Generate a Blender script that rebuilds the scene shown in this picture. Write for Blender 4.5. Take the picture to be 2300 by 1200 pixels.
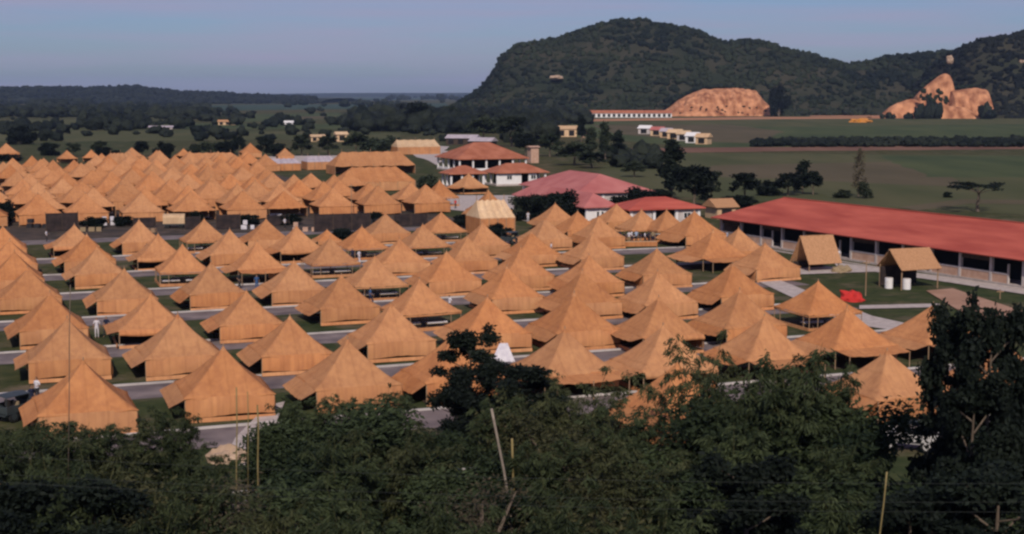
import bpy, bmesh, math, random
import numpy as np
from mathutils import Vector, Matrix, noise

for o in list(bpy.data.objects):
    bpy.data.objects.remove(o)
SC = bpy.context.scene
COL = SC.collection
rnd = random.Random(7)
nr = np.random.RandomState(11)
R = math.radians

# ------------------------------------------------------------------ camera, sky, sun, exposure
F, H, HZ = 3200.0, 20.0, 212.0          # focal length in photo pixels, eye height, horizon row
PITCH = math.atan((600 - HZ) / F)
CP, SP = math.cos(PITCH), math.sin(PITCH)
cam_d = bpy.data.cameras.new('camera')
cam_d.sensor_width = 36.0
cam_d.lens = 36.0 * F / 2300.0
cam_d.clip_start = 0.5
cam_d.clip_end = 60000
cam = bpy.data.objects.new('camera', cam_d)
COL.objects.link(cam)
cam.location = (0, 0, H)
cam.rotation_euler = (R(90) - PITCH, 0, 0)
SC.camera = cam

TH = R(21.5)                             # the camp grid is turned by this
UX, UY = math.cos(TH), math.sin(TH)      # along a row of tents
VX, VY = -math.sin(TH), math.cos(TH)     # from row to row

SUN_EL, SUN_PHI = R(37), R(-20)
sx = math.cos(SUN_PHI) * -VX + math.sin(SUN_PHI) * UX
sy = math.cos(SUN_PHI) * -VY + math.sin(SUN_PHI) * UY
sun_d = bpy.data.lights.new('sun', 'SUN')
sun_d.energy = 3.6
sun_d.angle = R(0.6)
sun_d.color = (1.0, 0.90, 0.78)
sun = bpy.data.objects.new('sun', sun_d)
COL.objects.link(sun)
sun.rotation_euler = Vector((sx * math.cos(SUN_EL), sy * math.cos(SUN_EL), math.sin(SUN_EL))).to_track_quat('Z', 'Y').to_euler()

W = bpy.data.worlds.new('World')
SC.world = W
W.use_nodes = True
wn, wl = W.node_tree.nodes, W.node_tree.links
wn.clear()
w_out = wn.new('ShaderNodeOutputWorld')
w_bg = wn.new('ShaderNodeBackground')
w_sky = wn.new('ShaderNodeTexSky')
w_sky.sky_type = 'NISHITA'
w_sky.sun_disc = False
w_sky.sun_elevation = SUN_EL
w_sky.sun_rotation = math.atan2(sx, sy)
w_sky.altitude = 50
w_sky.air_density = 1.0
w_sky.dust_density = 0.6
w_sky.ozone_density = 3.0
SKY_K = 0.062
w_bg.inputs[1].default_value = SKY_K
w_tint = wn.new('ShaderNodeMixRGB'); w_tint.blend_type = 'MULTIPLY'; w_tint.inputs[0].default_value = 1
w_tint.inputs[2].default_value = (0.755, 0.86, 1.26, 1)
# thin violet streaks of high cloud
w_tc = wn.new('ShaderNodeTexCoord'); w_map = wn.new('ShaderNodeMapping')
w_map.inputs['Scale'].default_value = (2.2, 2.2, 34.0)
w_map.inputs['Location'].default_value = (1.7, 0.3, 0.55)
w_no = wn.new('ShaderNodeTexNoise'); w_no.inputs['Scale'].default_value = 1.6; w_no.inputs['Detail'].default_value = 5
w_cr = wn.new('ShaderNodeValToRGB')
w_cr.color_ramp.elements[0].position = 0.40; w_cr.color_ramp.elements[0].color = (0, 0, 0, 1)
w_cr.color_ramp.elements[1].position = 0.66; w_cr.color_ramp.elements[1].color = (.75, .75, .75, 1)
w_mix = wn.new('ShaderNodeMixRGB')
w_mix.inputs[2].default_value = (6.6, 6.0, 8.6, 1)
wl.new(w_tc.outputs['Generated'], w_map.inputs[0]); wl.new(w_map.outputs[0], w_no.inputs['Vector'])
wl.new(w_no.outputs['Fac'], w_cr.inputs[0]); wl.new(w_cr.outputs[0], w_mix.inputs[0])
wl.new(w_sky.outputs[0], w_tint.inputs[1]); wl.new(w_tint.outputs[0], w_mix.inputs[1])
wl.new(w_mix.outputs[0], w_bg.inputs[0]); wl.new(w_bg.outputs[0], w_out.inputs[0])

SC.view_settings.view_transform = 'Standard'
SC.view_settings.look = 'None'
SC.view_settings.gamma = 1
SC.view_settings.exposure = -0.15
SC.view_settings.use_curve_mapping = False
SC.render.engine = 'CYCLES'
SC.cycles.max_bounces = 5
SC.cycles.diffuse_bounces = 2
SC.cycles.volume_bounces = 0
SC.cycles.transparent_max_bounces = 6
SC.cycles.filter_width = 2.5

# ------------------------------------------------------------------ placing helpers
def G(px, py, z=0.0):
    """point of the plane at height z seen at this place of the photograph"""
    x = (px - 1150) / F; y = -(py - 600) / F
    d = (x, CP + y * SP, -SP + y * CP)
    t = (z - H) / d[2]
    return Vector((d[0] * t, d[1] * t, z))

def zat(py, Y):
    y = -(py - 600) / F
    return H + Y * (-SP + y * CP) / (CP + y * SP)

def xat(px, py, Y):
    y = -(py - 600) / F
    return Y * ((px - 1150) / F) / (CP + y * SP)

def A(a, b, z=0.0):
    return Vector((a * UX + b * VX, a * UY + b * VY, z))

def ab(p):
    return (p[0] * UX + p[1] * UY, p[0] * VX + p[1] * VY)

def terrain(x, y):
    t = min(max((52 - y) / 50.0, 0), 1)
    return 18.0 * t * t * (3 - 2 * t)

# ------------------------------------------------------------------ materials
MATS = {}
def mat(name, col, rough=0.9, col2=None, scale=1.0, detail=4, bump=0.0, bscale=None, objvar=0.0,
        stretch=None, spec=0.2, coord='Object', metallic=0.0, lo=0.35, hi=0.65, trans=0.0):
    if name in MATS: return MATS[name]
    m = bpy.data.materials.new(name); m.use_nodes = True
    n, l = m.node_tree.nodes, m.node_tree.links
    b = n['Principled BSDF']
    b.inputs['Roughness'].default_value = rough
    b.inputs['Specular IOR Level'].default_value = spec
    b.inputs['Metallic'].default_value = metallic
    c4 = (*col, 1)
    b.inputs['Base Color'].default_value = c4
    tc = n.new('ShaderNodeTexCoord'); mp = n.new('ShaderNodeMapping')
    l.new(tc.outputs[coord], mp.inputs[0])
    if stretch: mp.inputs['Scale'].default_value = stretch
    last = None
    if col2 is not None:
        no = n.new('ShaderNodeTexNoise'); no.inputs['Scale'].default_value = scale; no.inputs['Detail'].default_value = detail
        l.new(mp.outputs[0], no.inputs['Vector'])
        cr = n.new('ShaderNodeValToRGB')
        cr.color_ramp.elements[0].position = lo; cr.color_ramp.elements[0].color = c4
        cr.color_ramp.elements[1].position = hi; cr.color_ramp.elements[1].color = (*col2, 1)
        l.new(no.outputs['Fac'], cr.inputs[0])
        last = cr.outputs[0]
    if objvar > 0:
        oi = n.new('ShaderNodeObjectInfo')
        mr = n.new('ShaderNodeMapRange'); mr.inputs[3].default_value = 1 - objvar; mr.inputs[4].default_value = 1 + objvar
        l.new(oi.outputs['Random'], mr.inputs[0])
        hs = n.new('ShaderNodeHueSaturation')
        if last is not None: l.new(last, hs.inputs['Color'])
        else: hs.inputs['Color'].default_value = c4
        l.new(mr.outputs[0], hs.inputs['Value'])
        last = hs.outputs[0]
    if last is not None: l.new(last, b.inputs['Base Color'])
    if bump > 0:
        nb = n.new('ShaderNodeTexNoise'); nb.inputs['Scale'].default_value = bscale or scale * 6; nb.inputs['Detail'].default_value = 5
        l.new(mp.outputs[0], nb.inputs['Vector'])
        bp = n.new('ShaderNodeBump'); bp.inputs['Strength'].default_value = bump; bp.inputs['Distance'].default_value = 0.1
        l.new(nb.outputs['Fac'], bp.inputs['Height']); l.new(bp.outputs[0], b.inputs['Normal'])
    if trans > 0:
        tr = n.new('ShaderNodeBsdfTranslucent'); mx = n.new('ShaderNodeMixShader'); mx.inputs[0].default_value = trans
        if last is not None: l.new(last, tr.inputs[0])
        else: tr.inputs[0].default_value = c4
        l.new(b.outputs[0], mx.inputs[1]); l.new(tr.outputs[0], mx.inputs[2])
        l.new(mx.outputs[0], n['Material Output'].inputs[0])
    MATS[name] = m
    return m

def canvas_mat(name, c1, c2, seams=True):
    """sun-faded tent canvas: big soft stains, sewn strips, crumpled relief, every tent a little different"""
    m = bpy.data.materials.new(name); m.use_nodes = True
    n, l = m.node_tree.nodes, m.node_tree.links
    b = n['Principled BSDF']; b.inputs['Roughness'].default_value = 0.95; b.inputs['Specular IOR Level'].default_value = 0.1
    tc = n.new('ShaderNodeTexCoord')
    no = n.new('ShaderNodeTexNoise'); no.inputs['Scale'].default_value = 0.5; no.inputs['Detail'].default_value = 5; no.inputs['Roughness'].default_value = .55
    oi = n.new('ShaderNodeObjectInfo')
    ad = n.new('ShaderNodeVectorMath'); ad.operation = 'ADD'
    cx = n.new('ShaderNodeCombineXYZ')
    mu = n.new('ShaderNodeMath'); mu.operation = 'MULTIPLY'; mu.inputs[1].default_value = 37
    l.new(oi.outputs['Random'], mu.inputs[0])
    l.new(mu.outputs[0], cx.inputs[0]); l.new(mu.outputs[0], cx.inputs[2])
    l.new(tc.outputs['Object'], ad.inputs[0]); l.new(cx.outputs[0], ad.inputs[1])
    l.new(ad.outputs[0], no.inputs['Vector'])
    cr = n.new('ShaderNodeValToRGB')
    cr.color_ramp.elements[0].position = .32; cr.color_ramp.elements[0].color = (*c1, 1)
    cr.color_ramp.elements[1].position = .70; cr.color_ramp.elements[1].color = (*c2, 1)
    l.new(no.outputs['Fac'], cr.inputs[0])
    # vertical drip stains
    mp = n.new('ShaderNodeMapping'); mp.inputs['Scale'].default_value = (2.6, 2.6, .22)
    ns = n.new('ShaderNodeTexNoise'); ns.inputs['Scale'].default_value = 1.2; ns.inputs['Detail'].default_value = 4
    l.new(ad.outputs[0], mp.inputs[0]); l.new(mp.outputs[0], ns.inputs['Vector'])
    c2r = n.new('ShaderNodeValToRGB')
    c2r.color_ramp.elements[0].position = .38; c2r.color_ramp.elements[0].color = (.90, .875, .88, 1)
    c2r.color_ramp.elements[1].position = .6; c2r.color_ramp.elements[1].color = (1.04, 1.04, 1.0, 1)
    l.new(ns.outputs['Fac'], c2r.inputs[0])
    mm = n.new('ShaderNodeMixRGB'); mm.blend_type = 'MULTIPLY'; mm.inputs[0].default_value = 1
    wv = n.new('ShaderNodeTexWave'); wv.wave_type = 'BANDS'; wv.bands_direction = 'X'; wv.inputs['Scale'].default_value = .30; wv.inputs['Distortion'].default_value = .25
    l.new(tc.outputs['Object'], wv.inputs['Vector'])
    wr = n.new('ShaderNodeValToRGB'); wr.color_ramp.elements[0].position = .0; wr.color_ramp.elements[0].color = (.91, .90, .90, 1)
    wr.color_ramp.elements[1].position = .07; wr.color_ramp.elements[1].color = (1, 1, 1, 1)
    l.new(wv.outputs['Fac'], wr.inputs[0])
    m0 = n.new('ShaderNodeMixRGB'); m0.blend_type = 'MULTIPLY'; m0.inputs[0].default_value = 1
    l.new(cr.outputs[0], m0.inputs[1]); l.new(wr.outputs[0], m0.inputs[2])
    l.new(m0.outputs[0], mm.inputs[1]); l.new(c2r.outputs[0], mm.inputs[2])
    mr = n.new('ShaderNodeMapRange'); mr.inputs[3].default_value = .88; mr.inputs[4].default_value = 1.08
    l.new(oi.outputs['Random'], mr.inputs[0])
    hs = n.new('ShaderNodeHueSaturation')
    l.new(mm.outputs[0], hs.inputs['Color']); l.new(mr.outputs[0], hs.inputs['Value'])
    sp = n.new('ShaderNodeMath'); sp.operation = 'FRACT'; l.new(mu.outputs[0], sp.inputs[0])
    hm_ = n.new('ShaderNodeMapRange'); hm_.inputs[3].default_value = .4965; hm_.inputs[4].default_value = .5025; l.new(sp.outputs[0], hm_.inputs[0]); l.new(hm_.outputs[0], hs.inputs['Hue'])
    sm_ = n.new('ShaderNodeMapRange'); sm_.inputs[3].default_value = 1.05; sm_.inputs[4].default_value = .97; l.new(sp.outputs[0], sm_.inputs[0]); l.new(sm_.outputs[0], hs.inputs['Saturation'])
    l.new(hs.outputs[0], b.inputs['Base Color'])
    nb = n.new('ShaderNodeTexNoise'); nb.inputs['Scale'].default_value = 1.6; nb.inputs['Detail'].default_value = 5
    l.new(ad.outputs[0], nb.inputs['Vector'])
    bp = n.new('ShaderNodeBump'); bp.inputs['Strength'].default_value = .25; bp.inputs['Distance'].default_value = .10
    l.new(nb.outputs['Fac'], bp.inputs['Height']); l.new(bp.outputs[0], b.inputs['Normal'])
    MATS[name] = m
    return m

canvas_mat('canvas', (.455, .202, .091), (.545, .258, .118))
canvas_mat('canvas_pale', (.60, .40, .24), (.70, .50, .32))
canvas_mat('canvas_wall', (.475, .212, .098), (.60, .290, .136))
mat('canvas_shade', (.10, .055, .035), col2=(.14, .08, .05), scale=2)  # darkened canvas, the shade inside a tent put into the colour
mat('dark_screen', (.022, .017, .018), col2=(.05, .034, .032), scale=1.2, bump=.3)
mat('wood', (.28, .17, .10), col2=(.36, .24, .15), scale=4, stretch=(1, 1, .2))
mat('dark_wood', (.05, .035, .028), col2=(.08, .055, .04), scale=3)
mat('thatch', (.44, .225, .11), col2=(.56, .30, .155), scale=6, stretch=(1, 1, .3), bump=.6, objvar=.06)
mat('white_paint', (.74, .70, .68), col2=(.80, .77, .76), scale=2)
mat('white_cloth', (.72, .68, .70), col2=(.55, .51, .57), scale=3, bump=.3)
mat('grey_paint', (.46, .40, .38), col2=(.56, .50, .47), scale=1.5)
mat('pink_wall', (.45, .27, .19), col2=(.55, .36, .27), scale=1.3, detail=6)
mat('red_roof', (.36, .066, .048), rough=.8, col2=(.56, .130, .088), scale=.35, detail=9, bump=.4, bscale=3, stretch=(.35, 2.0, 1), lo=.30, hi=.70)
mat('pink_roof', (.42, .125, .115), rough=.8, col2=(.52, .185, .165), scale=.3, detail=6, bump=.2, bscale=2)
mat('brown_roof', (.33, .105, .055), rough=.8, col2=(.45, .165, .095), scale=.4, detail=6, bump=.2, bscale=2)
mat('grey_roof', (.40, .34, .38), col2=(.50, .43, .46), scale=.5, bump=.1)
mat('dark_inside', (.018, .016, .018))  # near black, interior shade put into the colour
mat('orange_earth', (.60, .26, .04), col2=(.5, .2, .05), scale=.3)
mat('glass_dark', (.02, .025, .03), rough=.2, spec=.6)
mat('concrete', (.42, .35, .32), col2=(.55, .47, .43), scale=1.5)
mat('kerb_stone', (.40, .36, .34), col2=(.58, .53, .50), scale=.6, detail=6)
mat('asphalt', (.115, .092, .095), col2=(.27, .215, .205), scale=.45, detail=10, bump=.15, coord='Object', lo=.32, hi=.70)
mat('dirt', (.34, .19, .125), col2=(.44, .26, .18), scale=.25, detail=8, bump=.3, bscale=1.2)
mat('bark', (.10, .075, .055), col2=(.17, .13, .10), scale=3, stretch=(1, 1, .2), bump=.5)
mat('pale_bark', (.20, .16, .13), col2=(.30, .25, .20), scale=3)
mat('culm', (.19, .145, .06), col2=(.26, .20, .09), scale=2)
mat('culm_green', (.030, .038, .018), col2=(.09, .085, .035), scale=1, objvar=.3)
mat('wire', (.045, .05, .045), rough=.8)
mat('tyre', (.02, .02, .02), rough=.8)
mat('olive_paint', (.035, .045, .05), rough=.5, spec=.4, col2=(.05, .06, .06), scale=2)
mat('pale_paint', (.45, .43, .42), rough=.5, spec=.4)
mat('skin', (.33, .18, .11), rough=.7)
mat('hair', (.015, .012, .01))
mat('red_cloth', (.52, .035, .03), bump=.3, bscale=4)
mat('blue_cloth', (.05, .10, .22))
mat('navy_cloth', (.018, .022, .05))
mat('khaki_cloth', (.30, .22, .13))
mat('pale_blue_cloth', (.35, .42, .55))
mat('dark_cloth', (.03, .028, .032))

def leaf_mat(name, c1, c2, trans=.22):
    m = bpy.data.materials.new(name); m.use_nodes = True
    n, l = m.node_tree.nodes, m.node_tree.links
    b = n['Principled BSDF']; b.inputs['Roughness'].default_value = .7; b.inputs['Specular IOR Level'].default_value = .15
    at = n.new('ShaderNodeAttribute'); at.attribute_name = 'leafrand'
    cr = n.new('ShaderNodeValToRGB')
    cr.color_ramp.elements[0].position = 0; cr.color_ramp.elements[0].color = (*c1, 1)
    cr.color_ramp.elements[1].position = 1; cr.color_ramp.elements[1].color = (*c2, 1)
    l.new(at.outputs['Fac'], cr.inputs[0])
    oi = n.new('ShaderNodeObjectInfo'); mr = n.new('ShaderNodeMapRange'); mr.inputs[3].default_value = .8; mr.inputs[4].default_value = 1.2
    l.new(oi.outputs['Random'], mr.inputs[0])
    hs = n.new('ShaderNodeHueSaturation'); l.new(cr.outputs[0], hs.inputs['Color']); l.new(mr.outputs[0], hs.inputs['Value'])
    l.new(hs.outputs[0], b.inputs['Base Color'])
    tr = n.new('ShaderNodeBsdfTranslucent'); l.new(hs.outputs[0], tr.inputs[0])
    mx = n.new('ShaderNodeMixShader'); mx.inputs[0].default_value = trans
    l.new(b.outputs[0], mx.inputs[1]); l.new(tr.outputs[0], mx.inputs[2]); l.new(mx.outputs[0], n['Material Output'].inputs[0])
    MATS[name] = m
leaf_mat('leaf_bamboo', (.014, .024, .012), (.074, .092, .040))
leaf_mat('leaf_light', (.030, .040, .018), (.085, .090, .040))
leaf_mat('leaf_dark', (.006, .010, .009), (.018, .026, .017))  # on the near plants this low colour also stands in for foreground shade
leaf_mat('leaf_mid', (.020, .030, .020), (.050, .062, .034))
leaf_mat('leaf_near', (.009, .018, .010), (.058, .078, .034))
leaf_mat('leaf_olive', (.022, .028, .013), (.085, .080, .036))
leaf_mat('leaf_dry', (.075, .060, .040), (.12, .10, .06))

# ------------------------------------------------------------------ mesh helpers
class MB:
    def __init__(self): self.v = []; self.f = []
    def add(self, vs, fs):
        o = len(self.v); self.v += [tuple(p) for p in vs]; self.f += [tuple(i + o for i in q) for q in fs]; return self
    def box(self, x0, x1, y0, y1, z0, z1):
        return self.add([(x0, y0, z0), (x1, y0, z0), (x1, y1, z0), (x0, y1, z0), (x0, y0, z1), (x1, y0, z1), (x1, y1, z1), (x0, y1, z1)],
                        [(3, 2, 1, 0), (4, 5, 6, 7), (0, 1, 5, 4), (1, 2, 6, 5), (2, 3, 7, 6), (3, 0, 4, 7)])
    def quad(self, a, b, c, d): return self.add([a, b, c, d], [(0, 1, 2, 3)])
    def tube(self, pts, rad, n=6):
        pts = [Vector(p) for p in pts]
        if not isinstance(rad, (list, tuple)): rad = [rad] * len(pts)
        vs, fs = [], []
        for i, p in enumerate(pts):
            d = (pts[min(i + 1, len(pts) - 1)] - pts[max(i - 1, 0)]).normalized()
            u = d.orthogonal().normalized() if i == 0 else (u - d * u.dot(d)).normalized()
            w = d.cross(u)
            for k in range(n):
                t = 2 * math.pi * k / n
                vs.append(p + (u * math.cos(t) + w * math.sin(t)) * rad[i])
        for i in range(len(pts) - 1):
            for k in range(n):
                fs.append((i * n + k, i * n + (k + 1) % n, (i + 1) * n + (k + 1) % n, (i + 1) * n + k))
        fs.append(tuple(range(n))[::-1]); fs.append(tuple((len(pts) - 1) * n + k for k in range(n)))
        return self.add(vs, fs)
    def lathe(self, prof, n=12, c=(0, 0, 0), axis='z'):
        vs, fs = [], []
        for r, z in prof:
            for k in range(n):
                t = 2 * math.pi * k / n
                if axis == 'z': vs.append((c[0] + r * math.cos(t), c[1] + r * math.sin(t), c[2] + z))
                else: vs.append((c[0] + r * math.cos(t), c[1] + z, c[2] + r * math.sin(t)))
        for i in range(len(prof) - 1):
            for k in range(n):
                fs.append((i * n + k, i * n + (k + 1) % n, (i + 1) * n + (k + 1) % n, (i + 1) * n + k))
        fs.append(tuple(range(n))[::-1]); fs.append(tuple((len(prof) - 1) * n + k for k in range(n)))
        return self.add(vs, fs)
    def mesh(self, name, m, smooth=False):
        me = bpy.data.meshes.new(name); me.from_pydata(self.v, [], self.f); me.materials.append(MATS[m]); me.update()
        if smooth: me.polygons.foreach_set('use_smooth', [True] * len(me.polygons))
        return me

def thick(me, t):
    """give a sheet a real thickness"""
    bm = bmesh.new(); bm.from_mesh(me)
    bmesh.ops.solidify(bm, geom=bm.faces[:], thickness=t)
    bm.to_mesh(me); bm.free(); me.update()
    return me

def link(name, me, parent=None, loc=None, rz=None):
    o = bpy.data.objects.new(name, me); COL.objects.link(o)
    if parent: o.parent = parent
    if loc is not None: o.location = loc
    if rz is not None: o.rotation_euler = (0, 0, rz)
    return o

def tag(o, label, cat, group=None):
    o['label'] = label; o['category'] = cat
    if group: o['group'] = group
    return o

def thing(name, label, cat, loc=(0, 0, 0), rz=0, group=None):
    o = bpy.data.objects.new(name, None); COL.objects.link(o)
    o.empty_display_size = .3
    o.location = loc; o.rotation_euler = (0, 0, rz)
    return tag(o, label, cat, group)

def struct(name, me):
    o = link(name, me); o['kind'] = 'structure'; return o

KIDS = {}
def copy_tree(src, parent=None):
    c = src.copy(); COL.objects.link(c)
    if parent is not None: c.parent = parent
    for ch in KIDS.get(src.name, []):
        copy_tree(ch, c)
    return c
def P(name, mb, m, parent, smooth=False, thickness=0, label=None):
    me = mb.mesh(name, m, smooth) if isinstance(mb, MB) else mb
    if thickness: thick(me, thickness)
    o = link(name, me, parent)
    if label: o['label'] = label
    KIDS.setdefault(parent.name, []).append(o)
    return o

ORD = ['', 'first', 'second', 'third', 'fourth', 'fifth', 'sixth', 'seventh', 'eighth', 'ninth', 'tenth', 'eleventh', 'twelfth',
       'thirteenth', 'fourteenth', 'fifteenth', 'sixteenth', 'seventeenth', 'eighteenth', 'nineteenth', 'twentieth']
def ordl(i, n):
    if i == 0: return 'leftmost'
    if i == n - 1: return 'rightmost'
    return ORD[i + 1] + ' from left'

# ------------------------------------------------------------------ ground
def grid_mesh(name, xs, ys, zf, m, smooth=True):
    nx, ny = len(xs), len(ys)
    v = [(x, y, zf(x, y)) for y in ys for x in xs]
    f = [(j * nx + i, j * nx + i + 1, (j + 1) * nx + i + 1, (j + 1) * nx + i) for j in range(ny - 1) for i in range(nx - 1)]
    me = bpy.data.meshes.new(name); me.from_pydata(v, [], f); me.materials.append(MATS[m]); me.update()
    if smooth: me.polygons.foreach_set('use_smooth', [True] * len(me.polygons))
    return me

def ground_material():
    m = bpy.data.materials.new('grass_ground'); m.use_nodes = True
    n, l = m.node_tree.nodes, m.node_tree.links
    b = n['Principled BSDF']; b.inputs['Roughness'].default_value = 1; b.inputs['Specular IOR Level'].default_value = .05
    tc = n.new('ShaderNodeTexCoord')
    def noi(sc, det, rough=.6, st=None):
        x = n.new('ShaderNodeTexNoise'); x.inputs['Scale'].default_value = sc; x.inputs['Detail'].default_value = det; x.inputs['Roughness'].default_value = rough
        if st:
            mp = n.new('ShaderNodeMapping'); mp.inputs['Scale'].default_value = st; l.new(tc.outputs['Object'], mp.inputs[0]); l.new(mp.outputs[0], x.inputs['Vector'])
        else: l.new(tc.outputs['Object'], x.inputs['Vector'])
        return x
    def ramp(src, p0, c0, p1, c1):
        r = n.new('ShaderNodeValToRGB'); r.color_ramp.elements[0].position = p0; r.color_ramp.elements[0].color = (*c0, 1)
        r.color_ramp.elements[1].position = p1; r.color_ramp.elements[1].color = (*c1, 1); l.new(src, r.inputs[0]); return r
    a = ramp(noi(.5, 8).outputs['Fac'], .35, (.038, .046, .022), .7, (.085, .080, .040))
    c = ramp(noi(.006, 6, .6, (1, .35, 1)).outputs['Fac'], .40, (.75, .95, .80), .62, (1.35, 1.12, .95))
    mx = n.new('ShaderNodeMixRGB'); mx.blend_type = 'MULTIPLY'; mx.inputs[0].default_value = 1
    l.new(a.outputs[0], mx.inputs[1]); l.new(c.outputs[0], mx.inputs[2])
    d = ramp(noi(.16, 7, .7).outputs['Fac'], .50, (0, 0, 0), .68, (.85, .85, .85))
    m2 = n.new('ShaderNodeMixRGB'); l.new(d.outputs[0], m2.inputs[0]); l.new(mx.outputs[0], m2.inputs[1]); m2.inputs[2].default_value = (.17, .125, .085, 1)
    l.new(m2.outputs[0], b.inputs['Base Color'])
    nb = noi(1.5, 6); bp = n.new('ShaderNodeBump'); bp.inputs['Strength'].default_value = .6; bp.inputs['Distance'].default_value = .15
    l.new(nb.outputs['Fac'], bp.inputs['Height']); l.new(bp.outputs[0], b.inputs['Normal'])
    MATS['grass_ground'] = m
ground_material()
xs = sorted(set([-14000, -7000, -3000, -1200] + list(range(-600, 601, 20)) + [1200, 3000, 7000, 14000]))
ys = [-400, -200, -100] + list(range(-50, 120, 4)) + [130, 160, 200, 300, 500, 900, 1600, 3000, 6000, 10000, 15500]
struct('ground', grid_mesh('ground', xs, ys, terrain, 'grass_ground'))

def field_mat(name, c1, c2, sc=.05, st=(1, .25, 1)):
    mat(name, c1, col2=c2, scale=sc, detail=7, stretch=st, rough=1, spec=.05, bump=.3, bscale=.8)
field_mat('field_green', (.054, .072, .034), (.084, .098, .044))
field_mat('field_olive', (.070, .078, .036), (.105, .100, .050))
field_mat('field_red', (.16, .085, .062), (.21, .115, .08))
field_mat('field_blue', (.040, .066, .052), (.058, .082, .060))
field_mat('field_tan', (.095, .080, .048), (.125, .10, .062))
field_mat('earth_red', (.36, .17, .095), (.46, .24, .14), .4, (1, 1, 1))
ZL = [0.01]
def patch(name, pts, m, z=None):
    """a sheet of ground lying a few millimetres above what is below it, corners given where they lie in the plain"""
    if z is None:
        ZL[0] += 0.004; z = ZL[0]
    ps = [G(px, py) for px, py in pts]
    # cut long edges so the outline is not ruled
    out = []
    for i, p in enumerate(ps):
        q = ps[(i + 1) % len(ps)]
        k = max(1, min(14, int((q - p).length / 12)))
        for t in range(k):
            r = p.lerp(q, t / k)
            j = min(1.5, (q - p).length * .012)
            out.append((r.x + (rnd.uniform(-j, j) if t else 0), r.y + (rnd.uniform(-j, j) if t else 0), z))
    bm = bmesh.new(); vs = [bm.verts.new(p) for p in out]; f = bm.faces.new(vs)
    bmesh.ops.triangulate(bm, faces=[f]); me = bpy.data.meshes.new(name); bm.to_mesh(me); bm.free()
    me.materials.append(MATS[m])
    up = sum(p.normal.z for p in me.polygons)
    if up < 0: me.flip_normals()
    return struct(name, me)

patch('field', [(1180, 262), (2600, 262), (2600, 330), (1700, 334), (1560, 330), (1200, 300)], 'field_green')
patch('field', [(1500, 268), (2400, 266), (2400, 278), (1750, 285), (1350, 280)], 'field_olive')
patch('field', [(1330, 281), (1640, 280), (1760, 296), (1700, 322), (1560, 318), (1380, 300)], 'field_tan')
patch('field', [(1380, 342), (2600, 352), (2600, 500), (1300, 430)], 'field_olive')
patch('field', [(1600, 372), (2100, 362), (2160, 420), (1560, 395)], 'field_tan')
patch('field', [(1980, 350), (2500, 352), (2500, 400), (2080, 398)], 'field_green')
patch('dirt_road', [(1370, 334), (1700, 331), (2700, 324), (2700, 332), (1760, 340), (1400, 345)], 'field_red')
patch('dirt_road', [(1300, 268), (1700, 263), (2100, 263), (2100, 266), (1720, 268), (1320, 273)], 'earth_red')
patch('dirt_road', [(1820, 258), (2230, 256), (2230, 263), (2000, 263), (1820, 262)], 'earth_red')
patch('dirt_track', [(2020, 466), (2160, 448), (2500, 452), (2500, 462), (2180, 458), (2060, 474)], 'field_tan')
patch('field', [(0, 270), (260, 268), (330, 288), (0, 310)], 'field_olive')
patch('field', [(-200, 292), (420, 292), (900, 300), (900, 312), (-200, 322)], 'field_olive')
patch('field', [(380, 238), (1000, 232), (1020, 242), (420, 250)], 'field_blue')
patch('field', [(480, 258), (950, 250), (960, 262), (500, 276)], 'field_green')
patch('field', [(420, 222), (1000, 219), (1000, 224), (520, 228)], 'field_blue')
patch('field', [(300, 276), (900, 280), (900, 290), (360, 290)], 'field_green')
patch('field', [(640, 262), (820, 262), (820, 266), (680, 268)], 'field_tan')
patch('field', [(540, 214.5), (1040, 214.2), (1040, 217), (600, 217.5)], 'field_green')

# ------------------------------------------------------------------ roads between the rows of tents
def uv_sheet(name, a0, a1, b0, b1, m, z, n=16):
    mb = MB()
    mb.add([A(a0 + (a1 - a0) * i / n, b0, z) for i in range(n + 1)] + [A(a0 + (a1 - a0) * i / n, b1, z) for i in range(n + 1)],
           [(i, i + 1, n + 2 + i, n + 1 + i) for i in range(n)])
    return struct(name, mb.mesh(name, m))
def kerb(a0, a1, b0, w=.22, h=.13):
    mb = MB(); n = 12
    for i in range(n):
        x0 = a0 + (a1 - a0) * i / n; x1 = a0 + (a1 - a0) * (i + 1) / n - .015
        p = [A(x0, b0), A(x1, b0), A(x1, b0 + w), A(x0, b0 + w)]
        hh = h + rnd.uniform(-.01, .01)
        mb.add([(q.x, q.y, 0) for q in p] + [(q.x, q.y, hh) for q in p], [(4, 5, 6, 7), (0, 1, 5, 4), (1, 2, 6, 5), (2, 3, 7, 6), (3, 0, 4, 7)])
    return struct('kerb', mb.mesh('kerb', 'kerb_stone'))
ROWB = [74.9, 89.7, 104.6, 120.8, 136.9, 153.9, 169.9, 186.4]
for i, b in enumerate(ROWB):
    amax = [74, 76, 79, 79, 84, 89, 97, 100][i]
    uv_sheet('camp_road', -8, amax, b - 9.6, b - 4.9, 'asphalt', .012)
    kerb(-8, amax, b - 4.9)
uv_sheet('camp_road', -8, 78, 200, 206, 'asphalt', .012)
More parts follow.
